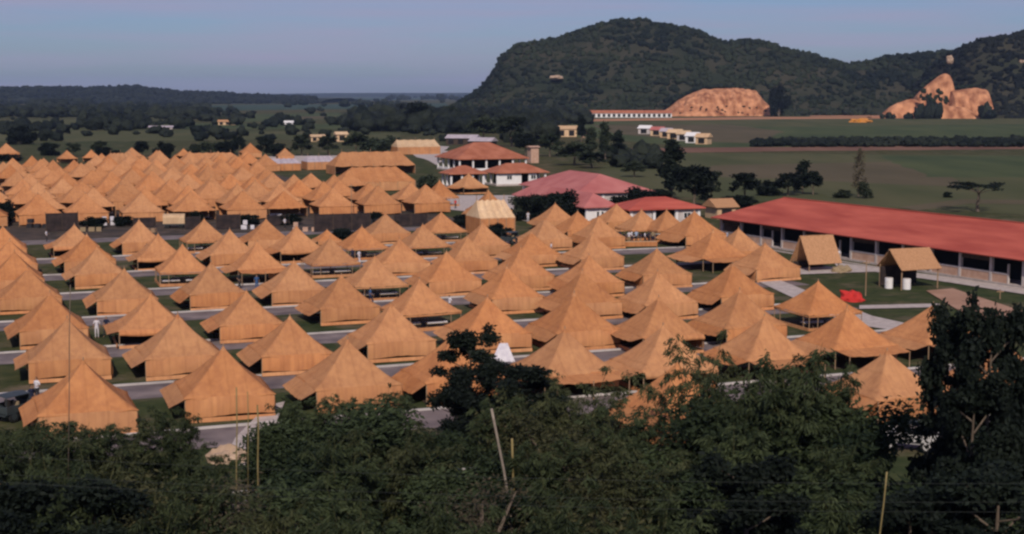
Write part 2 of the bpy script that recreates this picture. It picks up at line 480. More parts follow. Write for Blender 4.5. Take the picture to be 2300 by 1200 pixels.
# bare trodden earth between the two camps
mat('dark_dirt', (.035, .030, .024), col2=(.10, .070, .052), scale=.35, detail=8, bump=.3, bscale=1.2)
uv_sheet('trodden_ground', -10, 76, 206.5, 360, 'dark_dirt', .02, 24)
patch('path', [(1690, 628), (1730, 622), (1960, 712), (2080, 738), (2060, 752), (1900, 728)], 'concrete')
patch('path', [(1690, 612), (1800, 600), (1960, 602), (1965, 612), (1800, 618), (1740, 622)], 'concrete')
patch('path', [(1930, 688), (2110, 684), (2110, 692), (1930, 696)], 'concrete')
patch('path', [(1870, 590), (2130, 624), (2420, 668), (2420, 682), (2130, 636), (1880, 600)], 'concrete')
patch('bare_earth', [(2080, 655), (2140, 650), (2330, 712), (2330, 750), (2200, 728)], 'dirt')
patch('bare_earth', [(500, 1040), (530, 985), (600, 915), (640, 905), (600, 1000), (580, 1060)], 'concrete')
patch('bare_earth', [(990, 440), (1180, 440), (1190, 500), (1080, 480), (990, 470)], 'concrete')
patch('bare_earth', [(590, 352), (760, 350), (760, 372), (600, 372)], 'concrete')
patch('bare_earth', [(930, 325), (1010, 330), (980, 372), (930, 350)], 'concrete')

# ------------------------------------------------------------------ hills
def interp(pts, x):
    if x <= pts[0][0]: return pts[0][1]
    for (x0, y0), (x1, y1) in zip(pts, pts[1:]):
        if x <= x1:
            t = (x - x0) / (x1 - x0); return y0 + (y1 - y0) * t
    return pts[-1][1]
def sm(t):
    t = min(max(t, 0), 1); return t * t * (3 - 2 * t)

def ridge_fn(sky, Dr, Yf, Yb, lift=0, amp=4, ns=.006, pw=.85, steep=None):
    xz = [((px - 1150) / F * Dr * 1.004, H + (HZ - py) / F * Dr - lift) for px, py in sky]
    def f(x, y):
        z = max(interp(xz, x), -3)
        fy = Yf + 30 * noise.noise(Vector((x * .01, 3, 0)))
        if y <= Dr: t = (y - fy) / (Dr - fy); p = sm(t) ** pw if t > 0 else 0
        else: p = sm((Yb - y) / (Yb - Dr))
        q = 1 - p
        rav = noise.fractal(Vector((x * ns, y * ns, 1.3)), .8, 2, 4) * amp
        return -2 + (z + 2) * p + rav * min(1, 3 * p) * (0.35 + q)
    return f
hill_sky = [(900, 262), (985, 258), (1010, 240), (1045, 214), (1085, 190), (1105, 160), (1125, 122), (1162, 92), (1200, 84), (1250, 78), (1300, 62), (1345, 48), (1385, 38),
            (1440, 38), (1495, 50), (1560, 62), (1610, 86), (1690, 82), (1750, 103), (1830, 122), (1885, 138), (1960, 128), (2040, 114), (2120, 106), (2200, 100), (2500, 110), (2900, 200)]
hill_f = ridge_fn(hill_sky, 1650, 1330, 2200, lift=7, amp=12)
mat('hill_ground', (.026, .033, .020), col2=(.055, .050, .034), scale=.02, detail=8, rough=1, spec=.02)
def hill_mesh(name, f, x0, x1, y0, y1, st, m='hill_ground'):
    xs_ = list(np.arange(x0, x1 + st, st)); ys_ = list(np.arange(y0, y1 + st, st))
    return struct(name, grid_mesh(name, xs_, ys_, f, m))
hill_mesh('hill', hill_f, -180, 960, 1280, 2200, 9)
spur_sky = [(2020, 262), (2080, 205), (2120, 128), (2150, 100), (2190, 76), (2250, 68), (2300, 60), (2400, 48), (2600, 60), (2900, 180)]
spur_f = ridge_fn(spur_sky, 1360, 1170, 1650, lift=7, amp=7)
hill_mesh('hill', spur_f, 330, 800, 1130, 1660, 9)

def blob_forest(name, places, m, kind='stuff'):
    """many separate crowns in one mass: places = (x, y, z, radius, height)"""
    base = []
    for s in range(6):
        bm = bmesh.new(); bmesh.ops.create_icosphere(bm, subdivisions=2, radius=1)
        for v in bm.verts:
            d = noise.fractal(v.co * 2.6 + Vector((s * 9.1, 0, 0)), .6, 2, 3)
            v.co *= 1 + .8 * d
        base.append((np.array([v.co[:] for v in bm.verts]), np.array([[v.index for v in f.verts] for f in bm.faces])))
        bm.free()
    V, T, L = [], [], []
    off = 0
    for (x, y, z, r, h) in places:
        bv, bf = base[rnd.randrange(6)]
        a = rnd.uniform(0, 6.28); c, s = math.cos(a), math.sin(a)
        w = np.empty_like(bv)
        w[:, 0] = (bv[:, 0] * c - bv[:, 1] * s) * r + x; w[:, 1] = (bv[:, 0] * s + bv[:, 1] * c) * r + y; w[:, 2] = bv[:, 2] * h * .5 + z + h * .45
        V.append(w); T.append(bf + off); off += len(bv)
        L.append(np.full(len(bv), min(1, max(0, .5 + 1.1 * noise.fractal(Vector((x * .012, y * .012, z * .02)), .8, 2, 4) + rnd.uniform(-.35, .35)))))
    V = np.concatenate(V); T = np.concatenate(T); L = np.concatenate(L)
    me = raw_mesh(name, V, T, L, m)
    o = link(name, me); o['kind'] = kind
    return o

def raw_mesh(name, V, T, L, m):
    me = bpy.data.meshes.new(name)
    k = T.shape[1]
    me.vertices.add(len(V)); me.vertices.foreach_set('co', V.astype(np.float32).ravel())
    me.loops.add(T.size); me.loops.foreach_set('vertex_index', T.astype(np.int32).ravel())
    me.polygons.add(len(T)); me.polygons.foreach_set('loop_start', np.arange(0, T.size, k, dtype=np.int32))
    me.update(calc_edges=True)
    at = me.attributes.new('leafrand', 'FLOAT', 'POINT'); at.data.foreach_set('value', L.astype(np.float32))
    me.materials.append(MATS[m]); me.validate()
    return me

def forest_mat(name, c1, c2):
    leaf_mat(name, c1, c2, trans=.0)
    m = MATS[name]; n, l = m.node_tree.nodes, m.node_tree.links
    b = n['Principled BSDF']
    tc = n.new('ShaderNodeTexCoord'); nb = n.new('ShaderNodeTexNoise'); nb.inputs['Scale'].default_value = .5; nb.inputs['Detail'].default_value = 4
    l.new(tc.outputs['Object'], nb.inputs['Vector'])
    bp = n.new('ShaderNodeBump'); bp.inputs['Strength'].default_value = .9; bp.inputs['Distance'].default_value = 2.0
    l.new(nb.outputs['Fac'], bp.inputs['Height']); l.new(bp.outputs[0], b.inputs['Normal'])
forest_mat('forest', (.006, .011, .007), (.026, .034, .017))
forest_mat('forest_spur', (.004, .007, .006), (.013, .016, .012))
forest_mat('forest_plain', (.006, .010, .008), (.020, .025, .016))

pl = []
for _ in range(14000):
    x = rnd.uniform(-160, 900); y = rnd.uniform(1285, 1800)
    z = hill_f(x, y)
    if z < -.5: continue
    px = 1150 + x / y * F
    if 1480 < px < 1735 and y < 1365: continue
    if 1960 < px < 2230 and y < 1400: continue
    r = rnd.uniform(1.3, 3.5)
    pl.append((x, y, z - 1.5, r, r * rnd.uniform(1.3, 2.0)))
blob_forest('hill_forest', pl, 'forest')
pl = []
for _ in range(5000):
    x = rnd.uniform(340, 700); y = rnd.uniform(1140, 1450); z = spur_f(x, y)
    if z < -.5: continue
    px = 1150 + x / y * F
    if 1960 < px < 2215 and y < 1262: continue
    r = rnd.uniform(1.3, 3.2)
    pl.append((x, y, z - 1.5, r, r * rnd.uniform(1.3, 2.0)))
blob_forest('hill_forest', pl, 'forest_spur')

# quarried faces of bare earth
mat('quarry_earth', (.27, .105, .052), col2=(.64, .30, .155), scale=.16, detail=12, bump=1, bscale=.6, rough=1, stretch=(1, 1, .5), lo=.36, hi=.66)
def quarry(name, sky, Dr, Yf, Yb):
    f0 = ridge_fn(sky, Dr, Yf, Yb, lift=0, amp=0, pw=.42)
    def f(x, y):
        n = noise.fractal(Vector((x * .05, y * .05, 4)), .8, 2, 5)
        z = f0(x, y)
        g = abs(noise.noise(Vector((x * .16, y * .03, 9)))) * 5 + abs(noise.noise(Vector((x * .5, y * .1, 2)))) * 1.6
        top = min(1, max(0, (Dr - y) / (Dr - Yf) * 1.6))
        return z + ((2.2 * n - g) * min(1, z / 6) * (.25 + .75 * top) if z > 1 else 0)
    x0 = (sky[0][0] - 1150) / F * Dr - 8; x1 = (sky[-1][0] - 1150) / F * Dr + 8
    xs_ = list(np.arange(x0, x1, 1.6)); ys_ = list(np.arange(Yf - 34, Yb + 20, 2.6))
    me = grid_mesh(name, xs_, ys_, f, 'quarry_earth', smooth=False)
    return struct(name, me)
quarry('quarry_face', [(1475, 262), (1492, 246), (1515, 228), (1540, 212), (1575, 200), (1620, 197), (1665, 198), (1692, 202), (1708, 224), (1726, 240), (1738, 262)], 1350, 1315, 1420)
quarry('quarry_face', [(1970, 262), (1990, 240), (2010, 228), (2040, 220), (2062, 232), (2078, 262)], 1225, 1205, 1260)
quarry('quarry_face', [(2040, 262), (2046, 222), (2050, 212), (2070, 192), (2095, 172), (2112, 164), (2122, 170), (2130, 205), (2134, 262)], 1240, 1215, 1290)
quarry('quarry_face', [(2112, 262), (2124, 205), (2150, 200), (2176, 196), (2204, 200), (2212, 262)], 1225, 1200, 1270)
quarry('quarry_face', [(2060, 262), (2070, 246), (2110, 236), (2160, 240), (2190, 262)], 1190, 1175, 1220)
def rock(label, px, py, Y, w, h):
    bm = bmesh.new(); bmesh.ops.create_icosphere(bm, subdivisions=3, radius=1)
    for v in bm.verts:
        v.co *= 1 + .4 * noise.fractal(v.co * 1.5 + Vector((px, 0, 0)), .8, 2, 4)
        v.co.x *= w / 2; v.co.y *= w / 2; v.co.z *= h / 2
    me = bpy.data.meshes.new('rock_outcrop'); bm.to_mesh(me); bm.free(); me.materials.append(MATS['pale_rock'])
    o = link('rock_outcrop', me, loc=(xat(px, py, Y), Y, zat(py, Y)))
    tag(o, label, 'rock')
mat('pale_rock', (.36, .24, .16), col2=(.50, .36, .26), scale=.3, detail=8, bump=.6)
rock('pale rock outcrop on the dark wooded hillside', 1250, 175, 1470, 14, 5)
rock('tan boulder on the saddle above the smaller quarry', 2133, 134, 1330, 6.5, 8)
rock('pale rock at the right edge on the dark spur', 2296, 139, 1290, 6, 4)

# scrub along the rims and on the faces of the quarries
pl = []
qs = [(1492, 246), (1515, 228), (1540, 212), (1575, 200), (1620, 197), (1665, 198), (1692, 202), (1708, 224), (1726, 240), (1738, 258)]
for _ in range(110):
    px = rnd.uniform(1488, 1740); Y_ = rnd.uniform(1352, 1375); py = interp(qs, px) + rnd.uniform(-2, 3)
    r = rnd.uniform(1.2, 2.8); pl.append((xat(px, py, Y_), Y_, zat(py, Y_) - 1, r, r * 1.5))
for _ in range(16):
    px = rnd.uniform(1510, 1720); py = rnd.uniform(238, 258); Y_ = 1312; pl.append((xat(px, py, Y_), Y_, max(0, zat(py, Y_) - 1), rnd.uniform(.7, 1.4), 1.6))
for _ in range(60):
    px = rnd.uniform(2030, 2215); py = interp([(2040, 222), (2070, 192), (2112, 164), (2130, 198), (2204, 196), (2215, 240)], px) + rnd.uniform(-1, 4); Y_ = rnd.uniform(1250, 1275)
    r = rnd.uniform(1.2, 2.4); pl.append((xat(px, py, Y_), Y_, zat(py, Y_) - 1, r, r * 1.5))
for _ in range(26):
    px = rnd.uniform(2066, 2130); py = rnd.uniform(206, 232); Y_ = 1205; r = rnd.uniform(1.0, 2.0); pl.append((xat(px, py, Y_), Y_, zat(py, Y_) - 1, r, r * 2.2))
blob_forest('hill_scrub', pl, 'forest')
# distant ridges
mat('far_hill', (.024, .032, .028), col2=(.040, .046, .036), scale=.004, detail=9, rough=1, spec=0, bump=1, bscale=.02)
fr_sky = [(-400, 205), (-100, 200), (0, 197), (60, 198), (130, 196), (200, 198), (260, 196), (305, 193), (350, 198), (400, 205), (450, 207), (500, 208), (560, 213), (640, 216), (700, 218)]
far_f = ridge_fn(fr_sky, 3500, 2900, 4600, lift=3, amp=4, ns=.004)
hill_mesh('far_hills', far_f, -2400, -440, 2850, 4600, 45, 'far_hill')
vf_sky = [(-400, 209), (300, 209), (600, 211.5), (700, 209.5), (850, 208.5), (1000, 209), (1200, 208), (1600, 209), (2400, 208), (2900, 210)]
vf = ridge_fn(vf_sky, 11000, 9500, 13500, lift=0, amp=3, ns=.0009)
hill_mesh('far_hills', vf, -9000, 9000, 9300, 13500, 300, 'far_hill')
pl = []
for _ in range(1500):
    y = rnd.uniform(2950, 3600); x = rnd.uniform(-1500, -480) * y / 3500
    z = far_f(x, y)
    if z > 0: pl.append((x, y, z - 3, rnd.uniform(5, 10), rnd.uniform(6, 11)))
blob_forest('far_wood', pl, 'forest_plain')
# woods in the plain, in bands
pl = []
def band(x0, x1, y0, y1, n, r0=4, r1=8, hh=1.3):
    for _ in range(n):
        px = rnd.uniform(x0, x1); py = rnd.uniform(y0, y1)
        if noise.noise(Vector((px * .012, py * .10, 5.5))) < -.12 and n < 400: continue
        p = G(px, py); r = rnd.uniform(r0, r1); pl.append((p.x, p.y, 0, r, r * hh * rnd.uniform(.8, 1.3)))
band(-60, 470, 240, 264, 520, 3, 6.5)
band(-60, 200, 236, 244, 180, 5, 9)
band(190, 330, 262, 294, 170, 2.4, 5.2, 1.5)
band(390, 480, 264, 292, 90, 2.4, 5.2, 1.5)
band(300, 480, 258, 270, 110, 2.4, 5.2, 1.5)
band(440, 1000, 246, 285, 190, 2.0, 4.5)
band(500, 1000, 226, 243, 90, 4, 8)
band(380, 1030, 218, 226, 220, 7, 13)
band(800, 1010, 262, 296, 300, 3.5, 7, 1.5)
band(970, 1260, 258, 300, 800, 2.4, 5.2, 1.7)
band(1120, 1240, 296, 322, 90, 2.5, 5, 1.5)
band(1240, 1320, 262, 280, 60, 3, 5, 1.6)
band(-50, 1000, 262, 318, 200, 1.4, 3.4, 1.4)
band(380, 1060, 214.5, 222, 170, 5, 11)
band(1350, 1480, 345, 380, 60, 1.2, 2.6, 1.5)
band(0, 110, 292, 306, 60, 2.2, 4.0, 1.3)
band(1690, 2400, 318, 331, 620, 1.1, 2.0, 1.2)
band(2200, 2400, 252, 264, 120, 4, 7, 1.4)
band(1740, 1960, 252, 260, 90, 3, 5, 1.2)
band(2060, 2110, 266.5, 267.5, 30, 1.8, 3.2, 4.2)
band(2205, 2330, 264, 268, 130, 3, 5, 2.2)
band(1980, 2060, 266.5, 267.3, 16, 1.2, 2.2, 2.2)
blob_forest('far_wood', pl, 'forest_plain')

# ------------------------------------------------------------------ plants
def leaf_quads(cen, size, aspect, droop=0.0, dirs=None):
    """n leaf-shaped faces: cen (n,3); returns verts, quads"""
    n = len(cen)
    if dirs is None:
        d = nr.normal(size=(n, 3)); d[:, 2] = d[:, 2] * .6 - droop
    else: d = dirs + nr.normal(size=(n, 3)) * .35; 
    d /= np.linalg.norm(d, axis=1)[:, None]
    w = np.cross(d, nr.normal(size=(n, 3))); w /= (np.linalg.norm(w, axis=1)[:, None] + 1e-6)
    s = size * nr.uniform(.6, 1.4, size=(n, 1)); hw = s * aspect * .5
    p0 = cen; p1 = cen + d * s * .45 + w * hw; p2 = cen + d * s; p3 = cen + d * s * .45 - w * hw
    V = np.stack([p0, p1, p2, p3], 1).reshape(-1, 3)
    T = np.arange(4 * n).reshape(n, 4)
    return V, T

def crown_mesh(name, centres, n, leaf, aspect, m, droop=.2, shell=.55):
    """centres: (x,y,z,rx,rz) clumps of leaves"""
    c = np.array(centres); wgt = c[:, 3] ** 2 * c[:, 4]; wgt /= wgt.sum()
    idx = nr.choice(len(c), n, p=wgt)
    d = nr.normal(size=(n, 3)); d /= np.linalg.norm(d, axis=1)[:, None]
    r = nr.uniform(shell, 1.05, n) ** 1.0
    pos = c[idx, :3] + d * r[:, None] * np.stack([c[idx, 3], c[idx, 3], c[idx, 4]], 1)
    V, T = leaf_quads(pos, leaf, aspect, droop)
    cr = nr.uniform(0, 1, len(c))
    L = np.repeat(np.clip(cr[idx] ** 1.3 * .75 + nr.uniform(0, .3, n), 0, 1), 4)
    return raw_mesh(name, V, T, L, m)

def limb_tree(mb, h, r0, spread, nl=7, top=.9, base=.3):
    """trunk with limbs; returns limb ends"""
    ends = []
    bend = [rnd.uniform(-.04, .04) * h for _ in range(2)]
    pts = [Vector((bend[0] * math.sin(t * 2.2), bend[1] * math.sin(t * 2.8), h * t * top)) for t in (0, .2, .4, .6, .8, 1)]
    mb.tube(pts, [r0, r0 * .82, r0 * .66, r0 * .5, r0 * .33, r0 * .14], 7)
    for k in range(nl):
        t = base + (1 - base) * (k + .5) / nl * .95
        i = min(int(t * 5), 4); p = pts[i].lerp(pts[i + 1], t * 5 - i)
        a = k * 2.4 + rnd.uniform(-.4, .4); L = spread * rnd.uniform(.75, 1.1) * (1.15 - .65 * t)
        e = p + Vector((math.cos(a) * L, math.sin(a) * L, L * rnd.uniform(.15, .6)))
        m_ = p.lerp(e, .5) + Vector((0, 0, L * .10))
        mb.tube([p, m_, e], [r0 * .34 * (1.1 - t * .6), r0 * .2, r0 * .07], 5)
        ends.append(e)
    ends.append(pts[-1])
    return ends

def make_tree(kind, seed, n=2600, leaf=.45, asp=.55):
    """unit trees: height about 10 m; returns (trunk mesh, crown mesh)"""
    rnd.seed(seed); nr.seed(seed)
    mb = MB(); cs = []
    if kind == 'broad':
        for e in limb_tree(mb, 10, .32, 3.6, 9, .85, .28): cs.append((e.x, e.y, e.z, rnd.uniform(1.1, 1.9), rnd.uniform(.8, 1.3)))
        for _ in range(9):
            a = rnd.uniform(0, 6.28); q = rnd.uniform(.5, 3); cs.append((q * math.cos(a), q * math.sin(a), rnd.uniform(4, 9), rnd.uniform(.8, 1.5), rnd.uniform(.6, 1.1)))
    elif kind == 'tall':
        for e in limb_tree(mb, 10, .26, 1.7, 10, .95, .2): cs.append((e.x, e.y, e.z, rnd.uniform(.7, 1.2), rnd.uniform(.7, 1.3)))
        for _ in range(10):
            a = rnd.uniform(0, 6.28); q = rnd.uniform(.1, 1.3); cs.append((q * math.cos(a), q * math.sin(a), rnd.uniform(2.5, 9.6), rnd.uniform(.5, .95), rnd.uniform(.6, 1.2)))
    elif kind == 'ragged':
        for e in limb_tree(mb, 10, .24, 3.9, 13, .93, .22):
            for q in range(3): cs.append((e.x * rnd.uniform(.55, 1.08), e.y * rnd.uniform(.55, 1.08), e.z + rnd.uniform(-.5, .5), rnd.uniform(.45, 1.15), rnd.uniform(.3, .7)))
        for _ in range(22):
            a = rnd.uniform(0, 6.28); q = rnd.uniform(.3, 3.0); cs.append((q * math.cos(a), q * math.sin(a), rnd.uniform(1.5, 7), rnd.uniform(.6, 1.2), rnd.uniform(.4, .9)))
    elif kind == 'flat':
        mb.tube([(0, 0, 0), (.1, .05, 2.5), (-.1, 0, 5.2), (.0, 0, 7.2)], [.3, .24, .2, .12], 7)
        for k in range(9):
            a = k * .7; L = rnd.uniform(2.2, 5.2); z = rnd.uniform(7.4, 9.4)
            e = Vector((math.cos(a) * L, math.sin(a) * L, z)); mb.tube([(0, 0, rnd.uniform(5, 7)), e * .55 + Vector((0, 0, z * .38)), e], [.13, .09, .04], 5)
            cs.append((e.x, e.y, e.z, rnd.uniform(1.0, 1.8), rnd.uniform(.3, .55)))
        for k in range(6): cs.append((rnd.uniform(-2.5, 2.5), rnd.uniform(-2.5, 2.5), rnd.uniform(8.2, 9.6), 1.2, .4))
    elif kind == 'shrub':
        for k in range(8):
            a = rnd.uniform(0, 6.28); q = rnd.uniform(0, 4.2); z = rnd.uniform(2.5, 7.5)
            mb.tube([(0, 0, 0), (q * .5 * math.cos(a), q * .5 * math.sin(a), z * .6), (q * math.cos(a), q * math.sin(a), z)], [.2, .13, .05], 5)
            cs.append((q * math.cos(a), q * math.sin(a), z, rnd.uniform(1.6, 2.6), rnd.uniform(1.4, 2.3)))
        for k in range(8): cs.append((rnd.uniform(-3.6, 3.6), rnd.uniform(-3.6, 3.6), rnd.uniform(1.5, 5), 2.0, 1.8))
    return mb, cs

def tree_set(kind, seed, n, leaf, asp, lm, bm_='bark', shell=.3):
    mb, cs = make_tree(kind, seed)
    t = mb.mesh('trunk', bm_)
    c = crown_mesh('crown', cs, n, leaf, asp, lm, shell=shell)
    return t, c

def bamboo_set(seed, lm, n=9000, spread=3.0, ncul=16, leafsz=.34):
    """a clump of arching culms 10 m tall with drooping sprays of narrow leaves"""
    rnd.seed(seed); nr.seed(seed)
    mb = MB(); pts = []
    for k in range(ncul):
        a = rnd.uniform(0, 6.28); b0 = rnd.uniform(0, .7); L = rnd.uniform(7.5, 11.5); s = spread * rnd.uniform(.35, 1.1)
        P_ = []
        for i in range(9):
            t = i / 8
            rr = b0 + s * t ** 2.1; z = L * (t - .22 * t ** 3.5 * (s / spread))
            P_.append(Vector((rr * math.cos(a), rr * math.sin(a), z)))
        mb.tube(P_, [.055 * (1 - .85 * i / 8) for i in range(9)], 5)
        for i in range(2, 9):
            for j in range(3):
                t = rnd.random(); q = P_[i - 1].lerp(P_[i], t)
                aa = rnd.uniform(0, 6.28); ll = rnd.uniform(.5, 1.5) * (1.15 - i / 14)
                e = q + Vector((math.cos(aa) * ll, math.sin(aa) * ll, rnd.uniform(-.15, .35) * ll))
                pts.append((q, e))
    c = []
    dirs = []
    per = max(1, n // len(pts))
    L = []
    for q, e in pts:
        br = rnd.random()
        for i in range(per):
            t = rnd.random() ** .7
            p = q.lerp(e, t); p.z -= .35 * t * t
            c.append((p.x + rnd.gauss(0, .10), p.y + rnd.gauss(0, .10), p.z + rnd.gauss(0, .10)))
            d = (e - q).normalized(); dirs.append((d.x * .6, d.y * .6, d.z * .3 - .75)); L.append(min(1, br * .65 + rnd.random() * .35))
    V, T = leaf_quads(np.array(c), leafsz, .24, 0, np.array(dirs))
    return mb.mesh('culms', 'culm_green'), raw_mesh('foliage', V, T, np.repeat(np.array(L), 4), lm)

SETS = {}
for i in range(4): SETS['bamboo%d' % i] = bamboo_set(100 + i, 'leaf_bamboo', 15000, rnd.uniform(2.4, 3.2), 20)
for i in range(2): SETS['spray%d' % i] = bamboo_set(140 + i, 'leaf_light', 8000, 3.6, 12)
for i in range(3): SETS['near_tree%d' % i] = tree_set('ragged', 200 + i, 20000, .32, .5, 'leaf_dark', shell=.2)
for i in range(3): SETS['near_shrub%d' % i] = tree_set('shrub', 220 + i, 15000, .42, .4, 'leaf_near', shell=.2)
for i in range(2): SETS['olive_shrub%d' % i] = tree_set('shrub', 320 + i, 9000, .34, .35, 'leaf_olive', shell=.2)
SETS['dry_shrub0'] = tree_set('shrub', 330, 3200, .32, .35, 'leaf_dry', shell=.3)
for i in range(3): SETS['broad%d' % i] = tree_set('broad', 240 + i, 2600, .75, .7, 'leaf_mid')
for i in range(2): SETS['darkbroad%d' % i] = tree_set('broad', 250 + i, 3200, .75, .7, 'leaf_dark', shell=.1)
for i in range(2): SETS['tall%d' % i] = tree_set('tall', 260 + i, 2400, .6, .7, 'leaf_mid')
SETS['darktall0'] = tree_set('tall', 270, 3200, .6, .7, 'leaf_dark', shell=.1)
SETS['drytall0'] = tree_set('tall', 271, 900, .5, .6, 'leaf_dry')
SETS['flat0'] = tree_set('flat', 280, 1500, .5, .6, 'leaf_dark')
for i in range(3): SETS['shrub%d' % i] = tree_set('shrub', 290 + i, 1800, 1.0, .7, 'leaf_mid')
SETS['darkshrub0'] = tree_set('shrub', 295, 6500, .8, .7, 'leaf_dark', shell=.2)
SETS['darkshrub1'] = tree_set('shrub', 296, 6500, .8, .7, 'leaf_dark', shell=.2)
rnd.seed(77)

def plant(key, label, cat, x, y, hgt, wid=None, group=None, name=None, z=0):
    a, b = SETS[key]
    nm = name or ('bamboo_clump' if cat == 'bamboo' else 'shrub' if 'shrub' in key else 'tree')
    t = thing(nm, label, cat, (x, y, z), rnd.uniform(0, 6.28), group)
    s = hgt / 10.0; w = (wid or hgt) / 10.0
    t.scale = (w, w, s)
    link('culms' if cat == 'bamboo' else 'trunk', a, t)
    link('foliage' if cat == 'bamboo' else 'crown', b, t)
    return t
def plant_top(key, label, cat, px, pytop, Y, wid=None, **k):
    """stands on the ground at depth Y, tall enough for its tip to reach the given line of sight"""
    z0 = terrain(0, Y); h = (zat(pytop, Y) - z0) * (1.0 if cat == 'bamboo' else 1.02)
    return plant(key, label, cat, xat(px, pytop, Y), Y, h, wid, z=z0, **k)

# ------------------------------------------------------------------ tents
HW, EAVE, PEAK = 2.60, 1.52, 3.98
def roof_mesh(seed, hw=HW, eave=EAVE, peak=PEAK, over=.04, sag=.06, wr=.06):
    """four-sided canvas roof with hollow slopes, soft wrinkles and a drip edge"""
    mb = MB(); N, M = 9, 12
    for side in range(4):
        vs = []
        ca, sa = math.cos(side * math.pi / 2), math.sin(side * math.pi / 2)
        for i in range(N + 1):
            t = .035 + (1 - .035) * i / N
            for j in range(M + 1):
                s = j / M * 2 - 1
                r = (hw + over) * t
                mid = 1 - s * s
                x = s * r; y = -r * (1 - .035 * mid * t)
                z = eave + (peak - eave) * ((1 - t) ** 1.30) - sag * mid * t * (1 - .35 * t) - (.05 * t)
                e = 1 - abs(s)
                if 0 < j < M:
                    z += wr * min(1, e * 5) * noise.noise(Vector((x * 1.9 + seed * 3.1, side * 7.3 + seed, t * 3.2)))
                    z += .028 * t * min(1, e * 5) * math.sin(s * 17 + seed + side)
                vs.append((x * ca - y * sa, x * sa + y * ca, z))
        # valance
        for j in range(M + 1):
            x, y, z = vs[N * (M + 1) + j]; vs.append((x * 1.004, y * 1.004, z - .05 - .02 * math.sin(j * 1.7 + seed)))
        fs = [(i * (M + 1) + j, i * (M + 1) + j + 1, (i + 1) * (M + 1) + j + 1, (i + 1) * (M + 1) + j) for i in range(N + 1) for j in range(M)]
        mb.add(vs, fs)
    me = mb.mesh('roof', 'canvas', smooth=True)
    bm = bmesh.new(); bm.from_mesh(me); bmesh.ops.remove_doubles(bm, verts=bm.verts[:], dist=.004); bm.to_mesh(me); bm.free()
    return me

def wall_mesh(seed, side, z0=.34, z1=1.50, hw=HW, bulge=.10, frac=(0, 1)):
    """one hanging wall of canvas, side 0 front, 1 right, 2 back, 3 left"""
    mb = MB(); M, N = 14, 4; vs = []
    ca, sa = math.cos(side * math.pi / 2), math.sin(side * math.pi / 2)
    for i in range(N + 1):
        t = i / N
        for j in range(M + 1):
            u = frac[0] + (frac[1] - frac[0]) * j / M; s = u * 2 - 1
            x = s * hw * .985
            y = -hw * .985 - bulge * math.sin(t * 2.3) - .035 * math.sin(s * 19 + seed) * (.3 + t) - .04 * noise.noise(Vector((s * 3, t * 2, seed + side)))
            zb = z0 + .06 * math.sin(s * 3.1 + seed * 1.7) + .03 * noise.noise(Vector((s * 4, seed, 0)))
            z = z1 + (zb - z1) * t
            vs.append((x * ca - y * sa, x * sa + y * ca, z))
    fs = [(i * (M + 1) + j, (i + 1) * (M + 1) + j, (i + 1) * (M + 1) + j + 1, i * (M + 1) + j + 1) for i in range(N) for j in range(M)]
    mb.add(vs, fs)
    return mb.mesh('wall', 'canvas_wall', smooth=True)

def skirt_mesh(seed, sides=(0, 1, 2, 3)):
    mb = MB()
    for side in sides:
        ca, sa = math.cos(side * math.pi / 2), math.sin(side * math.pi / 2); vs = []; M = 10
        for j in range(M + 1):
            s = j / M * 2 - 1; k = .02 * math.sin(s * 11 + seed)
            for (y, z) in ((-HW * .99 - .10 + k, .27), (-HW * .99 - .20 + k, .02)):
                x = s * HW * .995; vs.append((x * ca - y * sa, x * sa + y * ca, z))
        mb.add(vs, [(2 * j, 2 * j + 1, 2 * j + 3, 2 * j + 2) for j in range(M)])
    return mb.mesh('skirt', 'canvas_wall', smooth=True)

def awning_mesh(seed, side, out=1.3, drop=.25, hw=HW, eave=EAVE):
    """a wall propped outwards into an awning, its edge hanging in a curve"""
    mb = MB(); M, N = 12, 4; vs = []
    ca, sa = math.cos(side * math.pi / 2), math.sin(side * math.pi / 2)
    for i in range(N + 1):
        t = i / N
        for j in range(M + 1):
            s = j / M * 2 - 1
            x = s * hw * (1 - .03 * t); y = -hw * .99 - out * t * (1 - .10 * (1 - s * s))
            z = eave - .10 - drop * t - .16 * (1 - s * s) * t + .03 * math.sin(s * 14 + seed) * t
            vs.append((x * ca - y * sa, x * sa + y * ca, z))
    fs = [(i * (M + 1) + j, (i + 1) * (M + 1) + j, (i + 1) * (M + 1) + j + 1, i * (M + 1) + j + 1) for i in range(N) for j in range(M)]
    mb.add(vs, fs)
    return mb.mesh('awning', 'canvas', smooth=True)

def pole_mb(x, y, h=EAVE - .05, r=.035): return MB().tube([(x, y, 0), (x, y, h)], r, 6)

